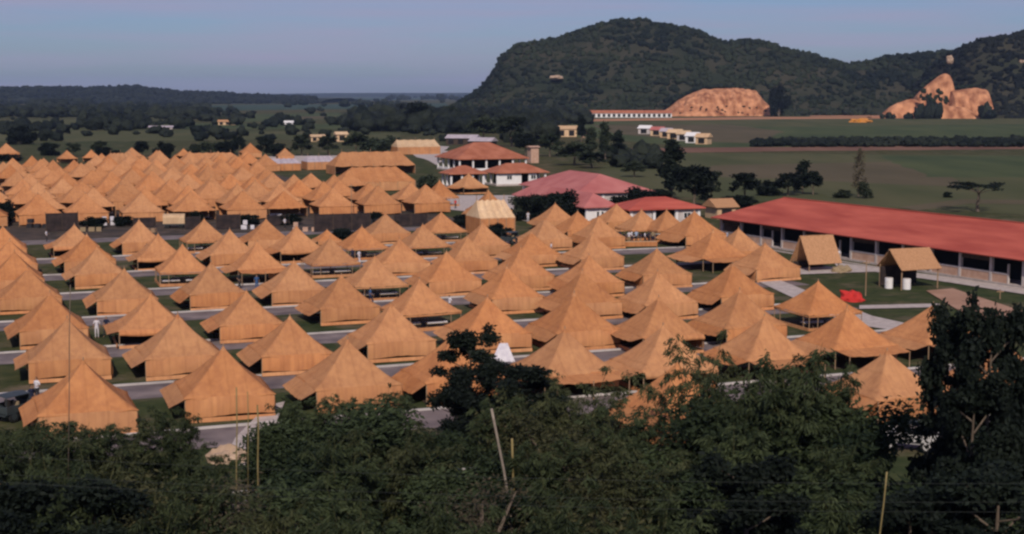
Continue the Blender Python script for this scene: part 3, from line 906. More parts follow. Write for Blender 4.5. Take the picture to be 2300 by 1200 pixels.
def build_tent(seed, kind, name='pyramid_tent'):
    t = thing(name, 'x', 'tent')
    P('roof', roof_mesh(seed), None, t)
    # vent cap and pole tip
    P('vent_cap', MB().lathe([(.20, PEAK - .22), (.14, PEAK - .11), (.07, PEAK + .02), (.03, PEAK + .06)], 8), 'canvas_wall', t)
    P('pole', MB().tube([(0, 0, 0), (0, 0, PEAK + .24)], .04, 6), 'wood', t)
    for sx_ in (-1, 1):
        for sy_ in (-1, 1):
            P('corner_pole', pole_mb(sx_ * HW * .985, sy_ * HW * .985), 'wood', t)
    P('floor', MB().box(-2.4, 2.4, -2.4, 2.4, .0, .06), 'dark_wood', t)
    if kind == 'closed':
        for s in (0, 1, 2): P('wall', wall_mesh(seed, s), None, t)
        P('skirt', skirt_mesh(seed, (0, 1, 2)), None, t)
        P('awning', awning_mesh(seed, 3, .92, .46 + .06 * (seed % 4)), None, t)
        P('wall', wall_mesh(seed, 3, frac=(.0, .42)), None, t)
    elif kind == 'shut':
        for s in (0, 1, 2, 3): P('wall', wall_mesh(seed, s), None, t)
        P('skirt', skirt_mesh(seed), None, t)
        P('awning', awning_mesh(seed, 3, .8, .55), None, t)
    elif kind == 'sagging':
        for s in (1, 2): P('wall', wall_mesh(seed, s), None, t)
        P('wall', wall_mesh(seed, 0, z0=1.05, bulge=.3), None, t)
        P('skirt', skirt_mesh(seed), None, t)
        P('awning', awning_mesh(seed, 3, .9, .25), None, t)
        P('interior_shade', MB().box(-2.3, 2.3, 2.1, 2.2, .1, 1.45), 'canvas_shade', t)  # added dark sheet that paints the shade behind the sagging front
    elif kind == 'open':
        for s in range(4):
            # walls rolled up to the eave
            ca, sa = math.cos(s * math.pi / 2), math.sin(s * math.pi / 2)
            pts = []
            for j in range(9):
                q = j / 8 * 2 - 1; x, y = q * HW, -HW * .97; pts.append((x * ca - y * sa, x * sa + y * ca, EAVE - .22 - .04 * (1 - q * q)))
            P('rolled_wall', MB().tube(pts, .085, 6), 'canvas_wall', t, smooth=True)
        for q in (-.33, .33):
            P('side_pole', pole_mb(q * HW * 2, -HW * .98), 'wood', t); P('side_pole', pole_mb(-HW * .98, q * HW * 2), 'wood', t)
        P('low_board', MB().box(-HW, HW, -HW - .06, -HW, .0, .30), 'canvas_wall', t)
        P('low_board', MB().box(-HW - .06, -HW, -HW, HW, .0, .30), 'canvas_wall', t)
    elif kind == 'wide':
        P('awning', awning_mesh(seed, 0, 1.7, .16), None, t)
        P('awning', awning_mesh(seed, 3, 1.2, .30), None, t)
        for s in (1, 2): P('wall', wall_mesh(seed, s), None, t)
        for q in (-.95, 0, .95): P('awning_pole', pole_mb(q * HW, -HW - 1.62, 1.28), 'wood', t)
        P('wall', wall_mesh(seed, 0, z0=.4, frac=(.62, 1)), None, t)
    return t

PROTO = {}
for kind, seeds in (('closed', (1, 2, 3, 4)), ('shut', (5, 6)), ('sagging', (7, 8)), ('open', (9, 10)), ('wide', (11, 12))):
    PROTO[kind] = [build_tent(s, kind) for s in seeds]
USED = set()
def place_tent(kind, label, x, y, rz, group, s=(1, 1, 1), var=None):
    pr = PROTO[kind]; src = pr[var if var is not None else rnd.randrange(len(pr))]
    if src.name in USED: o = copy_tree(src)
    else: o = src; USED.add(src.name)
    o.location = (x, y, 0); o.rotation_euler = (R(rnd.uniform(-.7, .7)), R(rnd.uniform(-.7, .7)), rz); o.scale = (s[0], s[1], s[2] * rnd.uniform(.95, 1.05))
    tag(o, label, 'tent', group)
    return o

KDESC = {'closed': 'orange khaki pyramid tent', 'shut': 'fully closed khaki pyramid tent', 'sagging': 'khaki tent with sagging front',
         'open': 'open sided khaki tent', 'wide': 'khaki tent with broad awning'}
# rows from the bamboo upwards: (apex place in the photograph, kind)
TROWS = [
    [((-135, 952), 'closed'), ((1522, 822), 'shut'), ((1994, 784), 'shut'), ((2250, 768), 'closed')],
    [((185, 815), 'shut'), ((500, 784), 'closed'), ((781, 769), 'closed'), ((1017, 756), 'closed'), ((1269, 744), 'wide'), ((1490, 735), 'sagging'), ((1715, 715), 'wide'), ((1903, 694), 'wide'), ((2097, 681), 'wide')],
    [((150, 719), 'closed'), ((400, 712), 'closed'), ((650, 706), 'closed'), ((878, 684), 'closed'), ((1094, 669), 'closed'), ((1290, 664), 'shut'), ((1478, 672), 'sagging'), ((1662, 656), 'closed'), ((1838, 628), 'open')],
    [((112, 659), 'closed'), ((338, 659), 'sagging'), ((553, 650), 'closed'), ((766, 619), 'closed'), ((944, 631), 'open'), ((1138, 600), 'shut'), ((1309, 612), 'closed'), ((1478, 612), 'closed'), ((1647, 597), 'closed')],
    [((62, 600), 'shut'), ((278, 603), 'closed'), ((475, 594), 'closed'), ((659, 587), 'closed'), ((841, 578), 'open'), ((1003, 569), 'closed'), ((1170, 560), 'shut'), ((1323, 572), 'closed'), ((1475, 556), 'shut')],
    [((32, 568), 'shut'), ((218, 556), 'closed'), ((409, 553), 'open'), ((578, 547), 'wide'), ((741, 537), 'open'), ((897, 534), 'closed'), ((1050, 531), 'closed'), ((1194, 519), 'closed'), ((1331, 525), 'shut'), ((1602, 524), 'wide'), ((1719, 544), 'shut')],
    [((22, 538), 'shut'), ((195, 531), 'closed'), ((356, 525), 'sagging'), ((516, 519), 'closed'), ((666, 512), 'sagging'), ((812, 506), 'open'), ((950, 503), 'open'), ((1084, 503), 'closed'), ((1225, 490), 'closed'), ((1345, 487), 'shut'), ((1560, 484), 'closed'), ((1659, 514), 'closed')],
    [((6, 509), 'closed'), ((166, 503), 'sagging'), ((313, 497), 'closed'), ((459, 494), 'open'), ((597, 491), 'closed'), ((734, 484), 'closed'), ((866, 478), 'closed'), ((991, 475), 'open'), ((1247, 456), 'closed'), ((1297, 472), 'closed'), ((1384, 456), 'closed'), ((1441, 472), 'open'), ((1497, 475), 'open')],
]
tent_pos = []
for ri, row in enumerate(TROWS):
    for i, ((px, py), kind) in enumerate(row):
        p = G(px, py, PEAK)
        if ri == 7 and px == 734: s = (.62, .62, .55)
        elif px in (1560, 1602): s = (1.2, 1.2, 1.12)
        else: s = (rnd.uniform(1.0, 1.09), rnd.uniform(1.0, 1.09), 1)
        lab = '%s, %s in tent row %s above the bamboo' % (KDESC[kind], ordl(i, len(row)), ORD[ri + 1] if ri else 'just')
        lab = '%s, %s, %s tent row up from the bamboo' % (KDESC[kind], ordl(i, len(row)), ORD[ri + 1])
        o = place_tent(kind, lab, p.x, p.y, TH + R(rnd.uniform(-2.5, 2.5)), 'pyramid tents of the near camp', s)
        tent_pos.append((p.x, p.y, kind))

# the far camp: tents pitched closer together
for sset in ((21, 'closed'), (22, 'closed'), (23, 'shut')):
    pass
def build_small(seed):
    t = thing('pyramid_tent', 'x', 'tent')
    P('roof', roof_mesh(seed, hw=3.2, eave=1.8, peak=4.6, over=.08, sag=.14), None, t)
    P('pole', MB().tube([(0, 0, 0), (0, 0, 4.7)], .05, 5), 'wood', t)
    for s in (0, 1, 2):
        if s == 0 and seed % 3 == 0: continue
        P('wall', wall_mesh(seed, s, z0=.2, z1=1.75, hw=3.14), None, t)
    for sx_ in (-1, 1): P('corner_pole', pole_mb(sx_ * 3.1, -3.1, 1.65, .05), 'wood', t)
    return t
PROTO['small'] = [build_small(s) for s in (31, 32, 33, 34)]
def on_px(x, y, z):
    d = y * CP - (z - H) * SP; up = y * SP + (z - H) * CP
    return 1150 + F * x / d, 600 - F * up / d
NFR = 14
frows = []
for r in range(NFR):
    b = 240 + r * 13.0 + (2 if r > 4 else 0)
    row = []
    for k in range(-8, 16):
        a = 53.3 + 8.15 * (k - 5) + rnd.uniform(-.5, .5) + (2.0 if r % 2 else 0)
        bb = b + rnd.uniform(-1.0, 1.0)
        p = A(a * .965, bb * .965); px, py = on_px(p.x, p.y, 4.6)
        if px < -50: continue
        lim = 960 if py > 404 else (790 if py > 378 else (600 if r % 3 else 560))
        if px > lim: continue
        if py < 352 and px < 200: continue
        if r in (5,) and 480 < px < 560: continue
        row.append((px, p, k))
    frows.append(row)
for r, row in enumerate(frows):
    for i, (px, p, k) in enumerate(sorted(row, key=lambda q: q[0])):
        lab = 'small khaki tent of the crowded far camp, %s in its %s row' % (ordl(i, len(row)), ORD[r + 1])
        s = rnd.uniform(.96, 1.06)
        place_tent('small', lab, p.x, p.y, TH + R(rnd.uniform(-3, 3)), 'tents of the far camp', (s, s, rnd.uniform(.95, 1.05)))
for i, (px, py, w) in enumerate([(14, 328, 1.1), (72, 352, .9), (150, 336, .8), (296, 332, .9), (352, 334, .8), (412, 330, .8), (562, 326, 1.0), (640, 330, .8), (205, 334, .8)]):
    p = G(px, py, 4.0)
    nm = ['at the far left corner below the shrubs', 'left of the round dark shrubs', 'between dark trees at the left edge of the plain', 'peeping over the big marquee left of a round tree',
          'right of the round tree at the camp edge', 'beside a dark tree at the far camp edge', 'pale pinkish one standing above the other far tents', 'orange one between two dark trees near the grey roofs', 'low one behind the dark hedge'][i]
    place_tent('small', 'lone tent ' + nm, p.x, p.y, TH + R(rnd.uniform(-8, 8)), 'stray tents at the edge of the plain', (w, w, w))

# long ridge marquees
def marquee(label, a0, a1, b0, b1, eave, ridge, m='canvas', walls=True, hip=3.0, open_front=False):
    c = A((a0 + a1) / 2, (b0 + b1) / 2); t = thing('marquee_tent', label, 'marquee', (c.x, c.y, 0), TH, 'long ridge tents by the far camp')
    L, D = (a1 - a0) / 2, (b1 - b0) / 2
    mb = MB(); n = 10
    def row(y, z, sg, inset): return [(-L + inset + (2 * L - 2 * inset) * i / n, y, z - sg * (.18 if i % 2 else 0)) for i in range(n + 1)]
    rows_ = [row(-D, eave, 1, 0), row(-D * .5, eave + (ridge - eave) * .44, 1, hip * .42), row(0, ridge, 1, hip), row(D * .5, eave + (ridge - eave) * .44, 1, hip * .42), row(D, eave, 1, 0)]
    vs = sum(rows_, []); k = n + 1
    fs = [(j * k + i, j * k + i + 1, (j + 1) * k + i + 1, (j + 1) * k + i) for j in range(4) for i in range(n)]
    fs += [(0, k, 2 * k, 3 * k, 4 * k), (n, 4 * k + n, 3 * k + n, 2 * k + n, k + n)]
    mb.add(vs, fs); P('roof', mb, m, t, thickness=.03)
    for i in range(5):
        x = -L + .1 + (2 * L - .2) * i / 4
        P('pole', MB().tube([(x, -D, 0), (x, -D, eave)], .06, 5), 'wood', t)
    for i in (0, n // 2, n):
        x = -L + hip + (2 * L - 2 * hip) * i / n
        P('ridge_pole', MB().tube([(x, 0, 0), (x, 0, ridge + .7)], .06, 5), 'wood', t)
    if walls:
        if not open_front: P('wall', MB().box(-L, L, -D + .03, -D + .07, .1, eave - .03), 'canvas_wall', t)
        P('wall', MB().box(-L, L, D - .07, D - .03, .1, eave - .03), 'canvas_wall', t)
        P('wall', MB().box(-L, -L + .04, -D + .08, D - .08, .1, eave - .03), 'canvas_wall', t)
        P('wall', MB().box(L - .04, L, -D + .08, D - .08, .1, eave - .03), 'canvas_wall', t)
    return t
def abG(px, py, z=0): return ab(G(px, py, z))
a, b = abG(752, 374, 2.2); marquee('long tan marquee with twin peaks behind the far camp, its front open', a, a + 21, b, b + 9, 2.2, 5.6, 'canvas', open_front=True)
a, b = abG(772, 410, 2.0); marquee('large tan marquee just in front of the twin peaked one', a, a + 15.5, b, b + 9, 2.0, 4.9, 'canvas')
a, b = abG(228, 372, 1.6); marquee('broad tan marquee at the upper left of the far camp', a, a + 11, b, b + 12, 1.6, 4.6, 'canvas')
a, b = abG(410, 365, 1.5); marquee('wide flat marquee along the upper edge of the far camp', a, a + 17, b, b + 9, 1.5, 3.9, 'canvas')
a, b = abG(600, 368, 2.0); marquee('grey tarpaulin roof behind the far camp, left one', a, a + 9, b, b + 7, 2.0, 3.2, 'grey_roof', hip=1)
a, b = abG(690, 364, 2.2); marquee('grey tarpaulin roof behind the far camp, right one', a, a + 8, b, b + 7, 2.2, 3.6, 'grey_roof', hip=1)
a, b = abG(1048, 492, 2.6); marquee('tall tan ridge tent beside the paved yard', a + 2, a + 7.4, b, b + 6, 2.6, 5.0, 'canvas_pale', hip=.6)
p = G(1098, 432, PEAK + .6); place_tent('shut', 'khaki pyramid tent against the tall tan ridge tent by the yard', p.x, p.y, TH, 'pyramid tents of the near camp', (1.1, 1.1, 1.18))
p = G(988, 408, PEAK + .4); place_tent('open', 'khaki tent below the white porch columns', p.x, p.y, TH, 'pyramid tents of the near camp', (1.05, 1.05, 1.1))
p = G(1052, 388, PEAK + .2); place_tent('sagging', 'khaki tent directly under the small brown roofed porch', p.x, p.y, TH + .2, 'pyramid tents of the near camp', (1.1, 1.1, 1.0))
a, b = abG(893, 332, 2.4); marquee('long yellowish tan marquee left of the brown pavilion roof', a, a + 15, b, b + 8, 2.6, 4.9, 'canvas_pale', hip=.8)

# ------------------------------------------------------------------ buildings
def hip_roof(mb, L, D, eave, ridge, hipL, over=.6, t=.16, axis='x', hip0=None):
    """hipped roof over half-lengths L, D with a thick edge; ridge along x"""
    h0 = hipL if hip0 is None else hip0
    e = [(-L - over, -D - over), (L + over, -D - over), (L + over, D + over), (-L - over, D + over)]
    vs = [(x, y, eave) for x, y in e] + [(-L + h0, 0, ridge), (L - hipL, 0, ridge)] + [(x, y, eave - t) for x, y in e]
    fs = [(0, 1, 5, 4), (1, 2, 5), (2, 3, 4, 5), (3, 0, 4), (0, 6, 7, 1), (1, 7, 8, 2), (2, 8, 9, 3), (3, 9, 6, 0), (9, 8, 7, 6)]
    mb.add(vs, fs); return mb

def window(parent, x, y, z, w, h, axis='x', m='glass_dark'):
    """recessed pane with a white frame; axis = the wall's direction"""
    fr = MB(); d = .05
    def bx(a0, a1, z0, z1, o0, o1, mb):
        if axis == 'x': mb.box(x + a0, x + a1, y - o1, y - o0, z0, z1)
        else: mb.box(x - o1, x - o0, y + a0, y + a1, z0, z1)
    for (a0, a1, z0, z1) in ((-w / 2, w / 2, z, z + .1), (-w / 2, w / 2, z + h - .1, z + h), (-w / 2, -w / 2 + .1, z + .1, z + h - .1), (w / 2 - .1, w / 2, z + .1, z + h - .1), (-.04, .04, z + .1, z + h - .1)):
        bx(a0, a1, z0, z1, 0, d, fr)
    f = P('window', fr, 'white_paint', parent)
    pn = MB(); bx(-w / 2 + .1, w / 2 - .1, z + .1, z + h - .1, .003, .012, pn)
    P('pane', pn, m, f)

def pavilion(label, corner, la, lb, eave, ridge, roof_m, base=.4, cols=5, colsb=4, hip=None, walls=(), wallm='white_paint', cat='building', ridge_axis='a', parapet=0, over=.8):
    """open hipped pavilion; corner = ground place of its near left eave corner"""
    a0, b0 = ab(corner); c = A(a0 + la / 2, b0 + lb / 2)
    t = thing('pavilion', label, cat, (c.x, c.y, 0), TH)
    L, D = la / 2 - over, lb / 2 - over
    if ridge_axis == 'a': r = hip_roof(MB(), L, D, eave, ridge, hip or D * .9, over)
    else:
        r = hip_roof(MB(), D, L, eave, ridge, hip or L * .9, over); r.v = [(-y, x, z) for x, y, z in r.v]
    P('roof', r, roof_m, t)
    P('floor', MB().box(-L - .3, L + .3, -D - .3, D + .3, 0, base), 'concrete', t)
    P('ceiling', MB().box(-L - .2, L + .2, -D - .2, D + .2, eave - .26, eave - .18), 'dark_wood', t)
    for i in range(cols):
        x = -L + 2 * L * i / (cols - 1)
        for s in (-1, 1): P('column', MB().box(x - .2, x + .2, s * D - .2, s * D + .2, base, eave - .28), 'white_paint', t)
    for i in range(1, colsb - 1):
        y = -D + 2 * D * i / (colsb - 1)
        for s in (-1, 1): P('column', MB().box(s * L - .2, s * L + .2, y - .2, y + .2, base, eave - .28), 'white_paint', t)
    if parapet:
        P('parapet', MB().box(-L + .3, L - .3, -D - .08, -D + .08, base, base + parapet), 'white_paint', t)
        P('parapet', MB().box(-L - .08, -L + .08, -D + .3, D - .3, base, base + parapet), 'white_paint', t)
    P('inner_wall', MB().box(-L * .7, L * .9, -D * .2, D * .8, base, eave - .3), 'dark_inside', t)  # near-black block, shade under the roof is in its colour
    for (x0, x1) in walls:
        P('wall', MB().box(-L + 2 * L * x0, -L + 2 * L * x1, -D - .1, -D + .1, base, eave - .3), wallm, t)
        n = max(1, int((x1 - x0) * 2 * L / 3.5))
        for i in range(n):
            window(t, -L + 2 * L * (x0 + (x1 - x0) * (i + .5) / n), -D - .1, base + .9, 1.3, 1.0)
    return t
pavilion('large open pavilion with hipped brown roof and white columns', G(1028, 358, 3.4), 20, 19, 3.4, 7.4, 'brown_roof', cols=6, colsb=5, parapet=.5, hip=7)
pavilion('small brown roofed porch with white columns in front of the pavilion', G(1008, 391, 3.0), 9, 7, 3.0, 4.6, 'brown_roof', cols=4, colsb=3, hip=3)
pavilion('white walled house with low orange brown hipped roof', G(1112, 389, 2.9), 13, 9, 2.9, 4.8, 'brown_roof', cols=4, colsb=3, walls=[(0, .5), (.68, .82)], hip=3.5)
pavilion('broad building under the dusty pink hipped roof', G(1296, 434, 3.2), 15, 27, 3.2, 6.0, 'pink_roof', cols=4, colsb=7, ridge_axis='b', hip=6, walls=[(0, 1)], wallm='grey_paint')
pavilion('projecting wing under pink roof with white front wall', G(1312, 466, 3.0), 6, 30, 3.0, 4.9, 'pink_roof', cols=3, colsb=5, ridge_axis='b', hip=2.4, walls=[(0, 1)])
pavilion('long house under the red hipped roof beside the tall tree', G(1412, 470, 3.1), 13.0, 8, 3.0, 4.5, 'red_roof', cols=4, colsb=3, hip=4, walls=[(.0, .3), (.65, 1)], wallm='grey_paint')

# the long red roofed barrack on the right
p0, p1 = G(1596, 488, 3.1), G(2300, 585, 3.1)
d = (p1 - p0).normalized(); p1 = p1 + d * 22
Lb = (p1 - p0).length; ang = math.atan2(d.y, d.x)
bt = thing('barrack', 'long open fronted barrack with bright red hipped roof', 'barrack', ((p0.x), (p0.y), 0), ang)
# local x along the eave towards us, local y to the back
WB = 12.0
roof = MB(); mtr = 28
e0, e1 = -0.0, Lb
rz_, ez_ = 6.2, 3.1
NX = 46
vs = []
for i in range(NX + 1):
    x = e0 + (e1 - e0) * i / NX
    def rr(x): return min(1, max(0, (x - e0) / 8.5))
    k = rr(x)
    for (y, z) in ((0, ez_), (WB / 2 * k, ez_ + (rz_ - ez_) * k), (WB - WB / 2 * k, ez_ + (rz_ - ez_) * k), (WB, ez_)):
        vs.append((x, y, z))
fs = []
for i in range(NX):
    for j in range(3): fs.append((i * 4 + j, (i + 1) * 4 + j, (i + 1) * 4 + j + 1, i * 4 + j + 1))
roof.add(vs, fs)
P('roof', roof, 'red_roof', bt, thickness=.14)
ribs = MB()
P('ridge_cap', MB().box(8.5, Lb, WB / 2 - .14, WB / 2 + .14, rz_ + .005, rz_ + .06), 'red_roof', bt)
P('floor', MB().box(.8, Lb, .9, WB - .9, 0, .25), 'concrete', bt)
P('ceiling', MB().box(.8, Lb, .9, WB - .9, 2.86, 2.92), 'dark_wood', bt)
P('back_wall', MB().box(.8, Lb, 4.2, 4.4, .25, 2.85), 'dark_inside', bt)  # coloured near black to stand in for shade under the roof
P('end_wall', MB().box(.8, 1.0, 1.0, 4.2, .25, 2.85), 'pink_wall', bt)
bay = 4.6; nb = int((Lb - 1.2) / bay)
for i in range(nb + 1):
    x = 1.2 + i * bay
    P('column', MB().box(x - .17, x + .17, 1.0, 1.34, .25, 2.85), 'grey_paint', bt)
    if i == nb: break
    if i % 3 == 2:      # doorway bay: half wall only
        P('low_wall', MB().box(x + .2, x + 2.3, 1.08, 1.26, .25, 1.15), 'pink_wall', bt)
        P('coping', MB().box(x + .18, x + 2.34, 1.02, 1.32, 1.153, 1.30), 'grey_paint', bt)
        P('door_post', MB().box(x + 2.36, x + 2.5, 1.06, 1.28, .25, 2.3), 'grey_paint', bt)
    else:
        P('low_wall', MB().box(x + .2, x + bay - .2, 1.08, 1.26, .25, 1.15), 'pink_wall', bt)
        P('coping', MB().box(x + .19, x + bay - .19, 1.02, 1.32, 1.153, 1.30), 'grey_paint', bt)
    if i % 2 == 0:
        P('louvre', MB().box(x + .2, x + bay - .2, 1.14, 1.2, 2.35, 2.84), 'dark_wood', bt)
# drain channel along its front
cd = MB().box(0, Lb, -.9, -.5, 0.0, .10); k_ = link('drain_kerb', cd.mesh('drain_kerb', 'concrete'), loc=(p0.x, p0.y, 0), rz=ang); k_['kind'] = 'structure'
# small yellowish bird-like finial hut at its far end
hp = G(1700, 462, 5.2)

# A-frame shelters roofed with canvas or thatch
def shelter(label, px, pyb, w, dep, eave, ridge, rz=TH, legs=True):
    p = G(px, pyb); t = thing('thatched_shelter', label, 'shelter', (p.x, p.y, 0), rz)
    mb = MB(); L = w / 2; n = 12
    for sgn in (-1, 1):
        vs = []
        for j in range(7):
            tt = j / 6
            for i in range(n + 1):
                x = -L + w * i / n
                vs.append((x, sgn * dep / 2 * tt, ridge - (ridge - eave) * tt - .05 * math.sin(tt * 3.14) + .02 * noise.noise(Vector((x * 3, tt * 5, sgn)))))
        f_ = [(j * (n + 1) + i, j * (n + 1) + i + 1, (j + 1) * (n + 1) + i + 1, (j + 1) * (n + 1) + i) for j in range(6) for i in range(n)]
        if sgn < 0: f_ = [q[::-1] for q in f_]
        m_ = MB().add(vs, f_); P('roof_slope', m_, 'thatch', t, thickness=.08)
    for x in (-L + .25, L - .25):
        for y in (-dep / 2 + .35, dep / 2 - .35): P('post', MB().tube([(x, y, 0), (x, y, eave + .3)], .07, 6), 'wood', t)
    P('ridge_beam', MB().tube([(-L - .1, 0, ridge - .1), (L + .1, 0, ridge - .1)], .06, 6), 'wood', t)
    P('back_panel', MB().box(-L + .2, L - .2, dep / 2 - .5, dep / 2 - .44, .1, eave), 'dark_screen', t)
    return t
sh1 = shelter('thatched lean shelter nearer the tents, its slope reaching almost to the ground', 1832, 606, 4.4, 4.0, .9, 4.0)
sh2 = shelter('thatched open shelter on posts in front of the red barrack', 2040, 645, 5.0, 4.4, 2.1, 4.1)
def drum(label, px, py, r=.42, h=1.1, m='white_paint'):
    p = G(px, py); t = thing('drum', label, 'drum', (p.x, p.y, 0), 0, 'white drums under the shelter')
    P('body', MB().lathe([(r * .96, 0), (r, .03), (r, h * .33), (r * 1.03, h * .34), (r * 1.03, h * .36), (r, h * .37), (r, h * .66), (r * 1.03, h * .67), (r * 1.03, h * .69), (r, h * .70), (r, h - .03), (r * .96, h)], 14), m, t, smooth=False)
    P('lid', MB().lathe([(r * .9, h), (r * .9, h + .03)], 14), 'grey_paint', t)
drum('white drum under the thatched open shelter, left one', 1996, 648)
drum('white drum under the thatched open shelter, right one', 2036, 650)

# red tarpaulin heap
def heap(label, name, px, py, w, h, m, cat):
    p = G(px, py); bm = bmesh.new(); bmesh.ops.create_icosphere(bm, subdivisions=3, radius=1)
    for v in bm.verts:
        v.co *= 1 + .35 * noise.fractal(v.co * 1.9 + Vector((px * .1, 0, 0)), .8, 2, 4)
        v.co.x *= w / 2; v.co.y *= w / 2.4; v.co.z = max(v.co.z, -.15) * h
    me = bpy.data.meshes.new(name); bm.to_mesh(me); bm.free(); me.materials.append(MATS[m])
    return tag(link(name, me, loc=(p.x, p.y, .1)), label, cat)
heap('crumpled red cloth heap on the grass beside the open tent', 'cloth_heap', 1912, 676, 2.3, .9, 'red_cloth', 'cloth')
heap('small brown sacks piled beside the thatched lean shelter', 'sack_pile', 1888, 612, 2.2, .7, 'khaki_cloth', 'sacks')
heap('pale rubble heap at the mouth of the earth path', 'rubble_heap', 515, 1035, 2.4, .8, 'pale_rock', 'rubble')

# far buildings
def shed(name, label, px, pyb, w, dep, h, ridge, wm, rm, rz=0, bays=0, cat='house'):
    p = G(px, pyb); t = thing(name, label, cat, (p.x, p.y, 0), rz)
    L, D = w / 2, dep / 2
    P('wall', MB().box(-L, L, -D, -D + .2, 0, h), wm, t); P('wall', MB().box(-L, L, D - .2, D, 0, h), wm, t)
    P('wall', MB().box(-L, -L + .2, -D + .2, D - .2, 0, h), wm, t); P('wall', MB().box(L - .2, L, -D + .2, D - .2, 0, h), wm, t)
    o = .5
    r = MB().add([(-L - o, -D - o, h), (L + o, -D - o, h), (L + o, 0, ridge), (-L - o, 0, ridge), (L + o, D + o, h), (-L - o, D + o, h)],
                 [(0, 1, 2, 3), (3, 2, 4, 5), (0, 3, 5), (1, 4, 2)])
    P('roof', r, rm, t)
    if bays:
        for i in range(bays):
            x = -L + w * (i + .5) / bays
            P('window', MB().box(x - w / bays * .27, x + w / bays * .27, -D - .05, -D - .004, h * .12, h * .85), 'dark_inside', t)
    return t
shed('long_barrack', 'long low white barrack with dark bays and reddish roof below the hill', 1412, 264, 74, 9, 3.6, 6.2, 'white_paint', 'brown_roof', 0, 17, 'barrack')
shed('long_shed', 'thin reddish roofed shed left of the white barrack', 1275, 266, 28, 8, 2.6, 4.2, 'grey_paint', 'brown_roof', 0, 5, 'shed')
shed('house', 'tan walled house in front of the dark trees', 1272, 307, 9.5, 7, 3.6, 5.2, 'canvas_pale', 'canvas_pale', 0, 2)
shed('house', 'small pinkish hut right of the tan house', 1316, 309, 4, 4, 2.4, 3.6, 'pink_wall', 'pink_roof', 0, 1)
shed('house', 'small white hut among trees left of the tan house', 1212, 298, 4, 4, 2.6, 3.8, 'white_paint', 'grey_roof', 0, 1)
for i, (px, py, w, wm, rm, lb) in enumerate([(1450, 301, 6, 'grey_paint', 'white_paint', 'white hut at the left end of the hut line'), (1478, 305, 6, 'canvas_pale', 'pink_roof', 'second hut in the line across the field'),
        (1498, 309, 5, 'canvas_pale', 'grey_roof', 'low grey roofed hut third in the line across the field'), (1517, 312, 6, 'canvas_pale', 'canvas_pale', 'tan hut in the middle of the line across the field'),
        (1537, 316, 5, 'grey_paint', 'canvas_pale', 'tan and white hut left of the bright white one'), (1557, 321, 5, 'white_paint', 'white_paint', 'bright white hut near the right end of the hut line'), (1580, 324, 5, 'canvas_pale', 'canvas_pale', 'tan hut at the right end of the hut line')]):
    shed('hut', lb, px, py, w, 5, 2.8, 4.4, wm, rm, -.5, 1, 'hut')
shed('shed', 'white shed far across the plain on the left', 362, 291, 13, 6, 1.3, 2.2, 'concrete', 'grey_roof', .15, 2, 'shed')
shed('house', 'tan farmhouse between far trees on the left', 512, 281, 12, 6, 2.2, 3.4, 'canvas_pale', 'thatch', .1, 3)
shed('house', 'tiny white house in the middle of the far plain', 649, 285, 5, 5, 2.6, 3.8, 'white_paint', 'white_paint', .1, 1)
shed('house', 'cream house standing over the hedge behind the far camp', 766, 318, 4.6, 4, 3.0, 4.2, 'canvas_pale', 'canvas_pale', TH, 1)
shed('shed', 'low cream shed half hidden by the hedge behind the far camp', 712, 318, 6, 4, 2.0, 3.0, 'canvas_pale', 'canvas_pale', TH, 2, 'shed')
shed('long_shed', 'grey roofed shed behind the brown pavilion, left one', 1040, 325, 12, 7, 2.6, 4.0, 'dark_wood', 'grey_roof', -.25, 3, 'shed')
shed('long_shed', 'pale grey roofed shed behind the brown pavilion, right one', 1085, 330, 9, 6, 2.2, 3.6, 'dark_wood', 'grey_roof', -.4, 3, 'shed')
shed('chimney_block', 'pinkish wall block at the right end of the brown pavilion', 1197, 366, 2.4, 3, 4.6, 5.0, 'pink_wall', 'pink_wall', TH, 0, 'block')
shed('shed', 'pale shed at the foot of the dark spur', 2232, 249, 12, 8, 3, 4, 'grey_paint', 'grey_roof', 0, 0, 'shed')
shed('house', 'tan gabled house at the far end of the red barrack', 1618, 490, 3.4, 4, 1.9, 3.2, 'canvas_pale', 'thatch', TH, 1)
heap('small bright orange earth heap on the far field road', 'earth_heap', 1932, 275, 17, 2.6, 'orange_earth', 'earth heap')
# ------------------------------------------------------------------ screens in front of the far camp
def screen(label, px0, px1, pyb, h=2.1):
    p = G(px0, pyb); q = G(px1, pyb - (px1 - px0) * .035); dd = q - p; L = dd.length
    t = thing('screen_fence', label, 'fence', (p.x, p.y, 0), math.atan2(dd.y, dd.x), 'dark screens before the far camp')
    n = max(1, int(L / 2.2))
    for i in range(n + 1):
        x = L * i / n; P('post', MB().box(x - .05, x + .05, -.05, .05, 0, h + .15), 'dark_wood', t)
        if i < n:
            P('panel', MB().add([(x + .05, 0, .12), (L * (i + 1) / n - .05, 0, .12), (L * (i + 1) / n - .05, 0.02, h), (x + .05, .02, h)], [(0, 1, 2, 3)]), 'dark_screen', t, thickness=.02)
    return t
for i, (x0, x1, y, h, lb) in enumerate([(104, 176, 521, 2.7, 'dark screen fence above the second tent of the top row'), (300, 350, 512, 1.5, 'low dark fence right of the leftmost screen'), (416, 450, 516, 1.9, 'dark screen behind the open peaked tent'), (486, 540, 516, 2.2, 'wide dark screen left of the slender brown tent'),
        (600, 650, 508, 1.6, 'low dark screen behind the slender brown tent'), (706, 832, 522, 2.6, 'tall dark enclosure around the tiny tent'), (885, 960, 510, 1.9, 'long dark screen before the low marquee'), (1050, 1115, 516, 1.6, 'dark screen left of the yard road')]):
    screen(lb, x0, x1, y, h)

